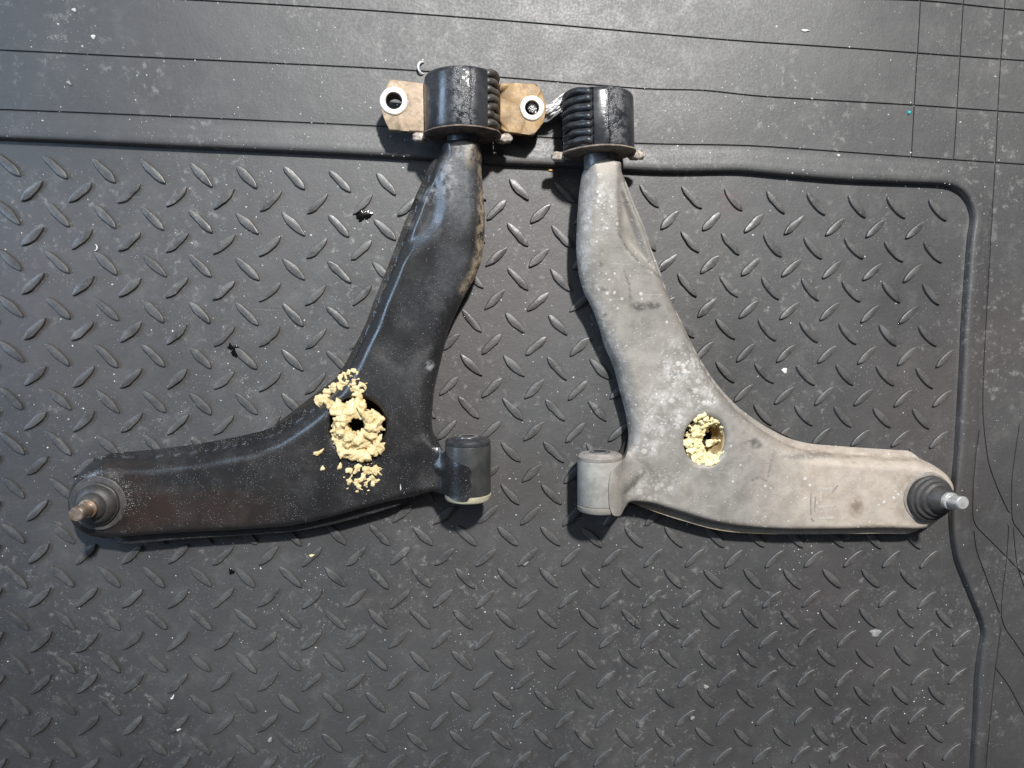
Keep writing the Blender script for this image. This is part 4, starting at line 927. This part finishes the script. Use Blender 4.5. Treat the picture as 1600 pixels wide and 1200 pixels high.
def curl(name, label, px, py, r, a0, a1, tilt, th=.0007, z=None):
    p = W(px, py, .004); base = mat_z(p[0], p[1]) if z is None else z; p = W(px, py, base); V, Fc = [], []; N, C = 18, 8
    for i in range(N + 1):
        a = math.radians(a0 + (a1 - a0) * i / N); t = th * (.45 + .7 * math.sin(math.pi * i / N))
        c = Vector((r * math.cos(a), r * math.sin(a) * 1.25, t + .0002 + tilt * math.sin(math.pi * i / N)))
        for j in range(C):
            q = 6.283 * j / C; V.append((c.x + t * math.cos(a) * math.cos(q), c.y + t * math.sin(a) * math.cos(q), c.z + t * math.sin(q)))
    for i in range(N):
        for j in range(C): Fc.append((i * C + j, i * C + (j + 1) % C, (i + 1) * C + (j + 1) % C, (i + 1) * C + j))
    Fc += [tuple(range(C))[::-1], tuple(N * C + j for j in range(C))]
    return tag(link(name, mesh(name, V, Fc), MAT["paper"], None, loc=(p[0], p[1], base)), label, "curl")
curl("plastic_curl", "white hooked curl lying by the far left rim of the black arm's bushing", 661, 107, .0042, 75, 285, .003, .0010)
curl("plastic_curl", "tiny white hook shaped curl among the upper left treads", 149, 387, .0022, -110, 100, .0006, .0006)

def oil_spot(label, px, py, spots):
    """thin glossy film: several overlapping discs joined in one outline"""
    p0 = W(px, py, 0); NN = 72; V = [(0, 0, .0006)]; Fc = []
    rad = []
    ph = [random.uniform(0, 6.28) for _ in range(6)]; base = spots[0][2]
    for k in range(NN):
        a = 6.283 * k / NN; r = base * (1 + .30 * math.sin(a * 2 + ph[0]) + .22 * math.sin(a * 3 + ph[1]) + .13 * math.sin(a * 6 + ph[2]) + .10 * math.sin(a * 11 + ph[3]) + .07 * math.sin(a * 19 + ph[4]))
        for (dx, dy, rr) in spots[1:]:
            w = math.cos(a - math.atan2(dy, dx)); r += max(0, w) ** 4 * math.hypot(dx, dy) * .35
        rad.append(max(r, .0008))
    for s, z in ((.8, .0006), (1.0, .00015)):
        for k in range(NN): a = 6.283 * k / NN; V.append((rad[k] * s * math.cos(a), rad[k] * s * math.sin(a), z))
    for k in range(NN): Fc += [(0, 1 + k, 1 + (k + 1) % NN), (1 + k, 1 + NN + k, 1 + NN + (k + 1) % NN, 1 + (k + 1) % NN)]
    return tag(link("oil_spot", mesh("oil_spot", V, Fc), MAT["oil"], None, loc=(p0[0], p0[1], .0001)), label, "oil stain")
mm = .001
oil_spot("ragged black oil spot on the treads beside the black arm's upper edge", 568, 336, [(0, 0, 4.5 * mm), (5 * mm, 3 * mm, 3 * mm), (4 * mm, -5 * mm, 3.2 * mm), (-7 * mm, 3 * mm, 2 * mm), (-3 * mm, -4 * mm, 2 * mm)])
oil_spot("black oil spot on the treads left of the black arm's middle", 365, 546, [(0, 0, 4 * mm), (3 * mm, -6 * mm, 3 * mm), (-4 * mm, 2 * mm, 3 * mm), (5 * mm, 3 * mm, 2.4 * mm)])
oil_spot("small dark oil spot on a tread below the black arm", 362, 893, [(0, 0, 2.4 * mm), (-3 * mm, -2 * mm, 1.8 * mm), (2 * mm, 3 * mm, 1.4 * mm)])

# --- frayed silver strand between the bracket and the right bushing
def strand():
    V, Fc = [], []; C = 6
    def tube(A, r):
        b0 = len(V); A = [Vector(a) for a in A]
        for i, p in enumerate(A):
            t = (A[min(i + 1, len(A) - 1)] - A[max(i - 1, 0)]).normalized(); n = t.cross(Vector((0, 0, 1))).normalized(); bb = n.cross(t); k = r * (.7 + .3 * math.sin(i * 1.9 + r * 9e4))
            for j in range(C): q = 6.283 * j / C; V.append(tuple(p + n * k * math.cos(q) + bb * k * math.sin(q)))
        for i in range(len(A) - 1):
            for j in range(C): Fc.append((b0 + i * C + j, b0 + i * C + (j + 1) % C, b0 + (i + 1) * C + (j + 1) % C, b0 + (i + 1) * C + j))
        Fc.append(tuple(b0 + j for j in range(C))[::-1]); Fc.append(tuple(b0 + (len(A) - 1) * C + j for j in range(C)))
    for k in range(46):
        o = random.gauss(0, 4.2); s = random.random(); pth = []
        x0, y0 = random.uniform(846, 858), 176 + o * 1.0; x1, y1 = random.uniform(874, 892), 156 + o * .9
        for i in range(8):
            t = i / 7; x = x0 + (x1 - x0) * t; y = y0 + (y1 - y0) * t + 2.2 * math.sin(t * 4 + k) ; z = .025 + .005 * s + .0025 * math.sin(t * 3.14) - .003 * abs(o) / 5
            pth.append(W(x, y, z))
        tube(pth, random.uniform(.0007, .0015))
    return tag(link("foil_strand", mesh("foil_strand", V, Fc), MAT["silver"]), "crumpled silver foil strand between the ochre bracket ear and the right bushing", "foil")
strand()
def foil_wad():
    bmm = bmesh.new(); bmesh.ops.create_icosphere(bmm, subdivisions=4, radius=1.0)
    for v in bmm.verts:
        c = v.co; f = 1 + .35 * vnoise(c.x * 4, c.y * 4 + c.z * 3, 1.5, 1) + .2 * vnoise(c.z * 8, c.x * 9, 1, 4)
        v.co = Vector((c.x * .0052 * f, c.y * .0052 * f, c.z * .004 * f))
    me = bpy.data.meshes.new("foil_wad"); bmm.to_mesh(me); bmm.free(); p = W(834, 166, .027)
    return tag(link("foil_wad", me, MAT["silver"], None, smooth=False, loc=(p[0], p[1], .0265)), "crumpled silver foil wad inside the bolt hole of the ochre bracket ear", "foil")
foil_wad()
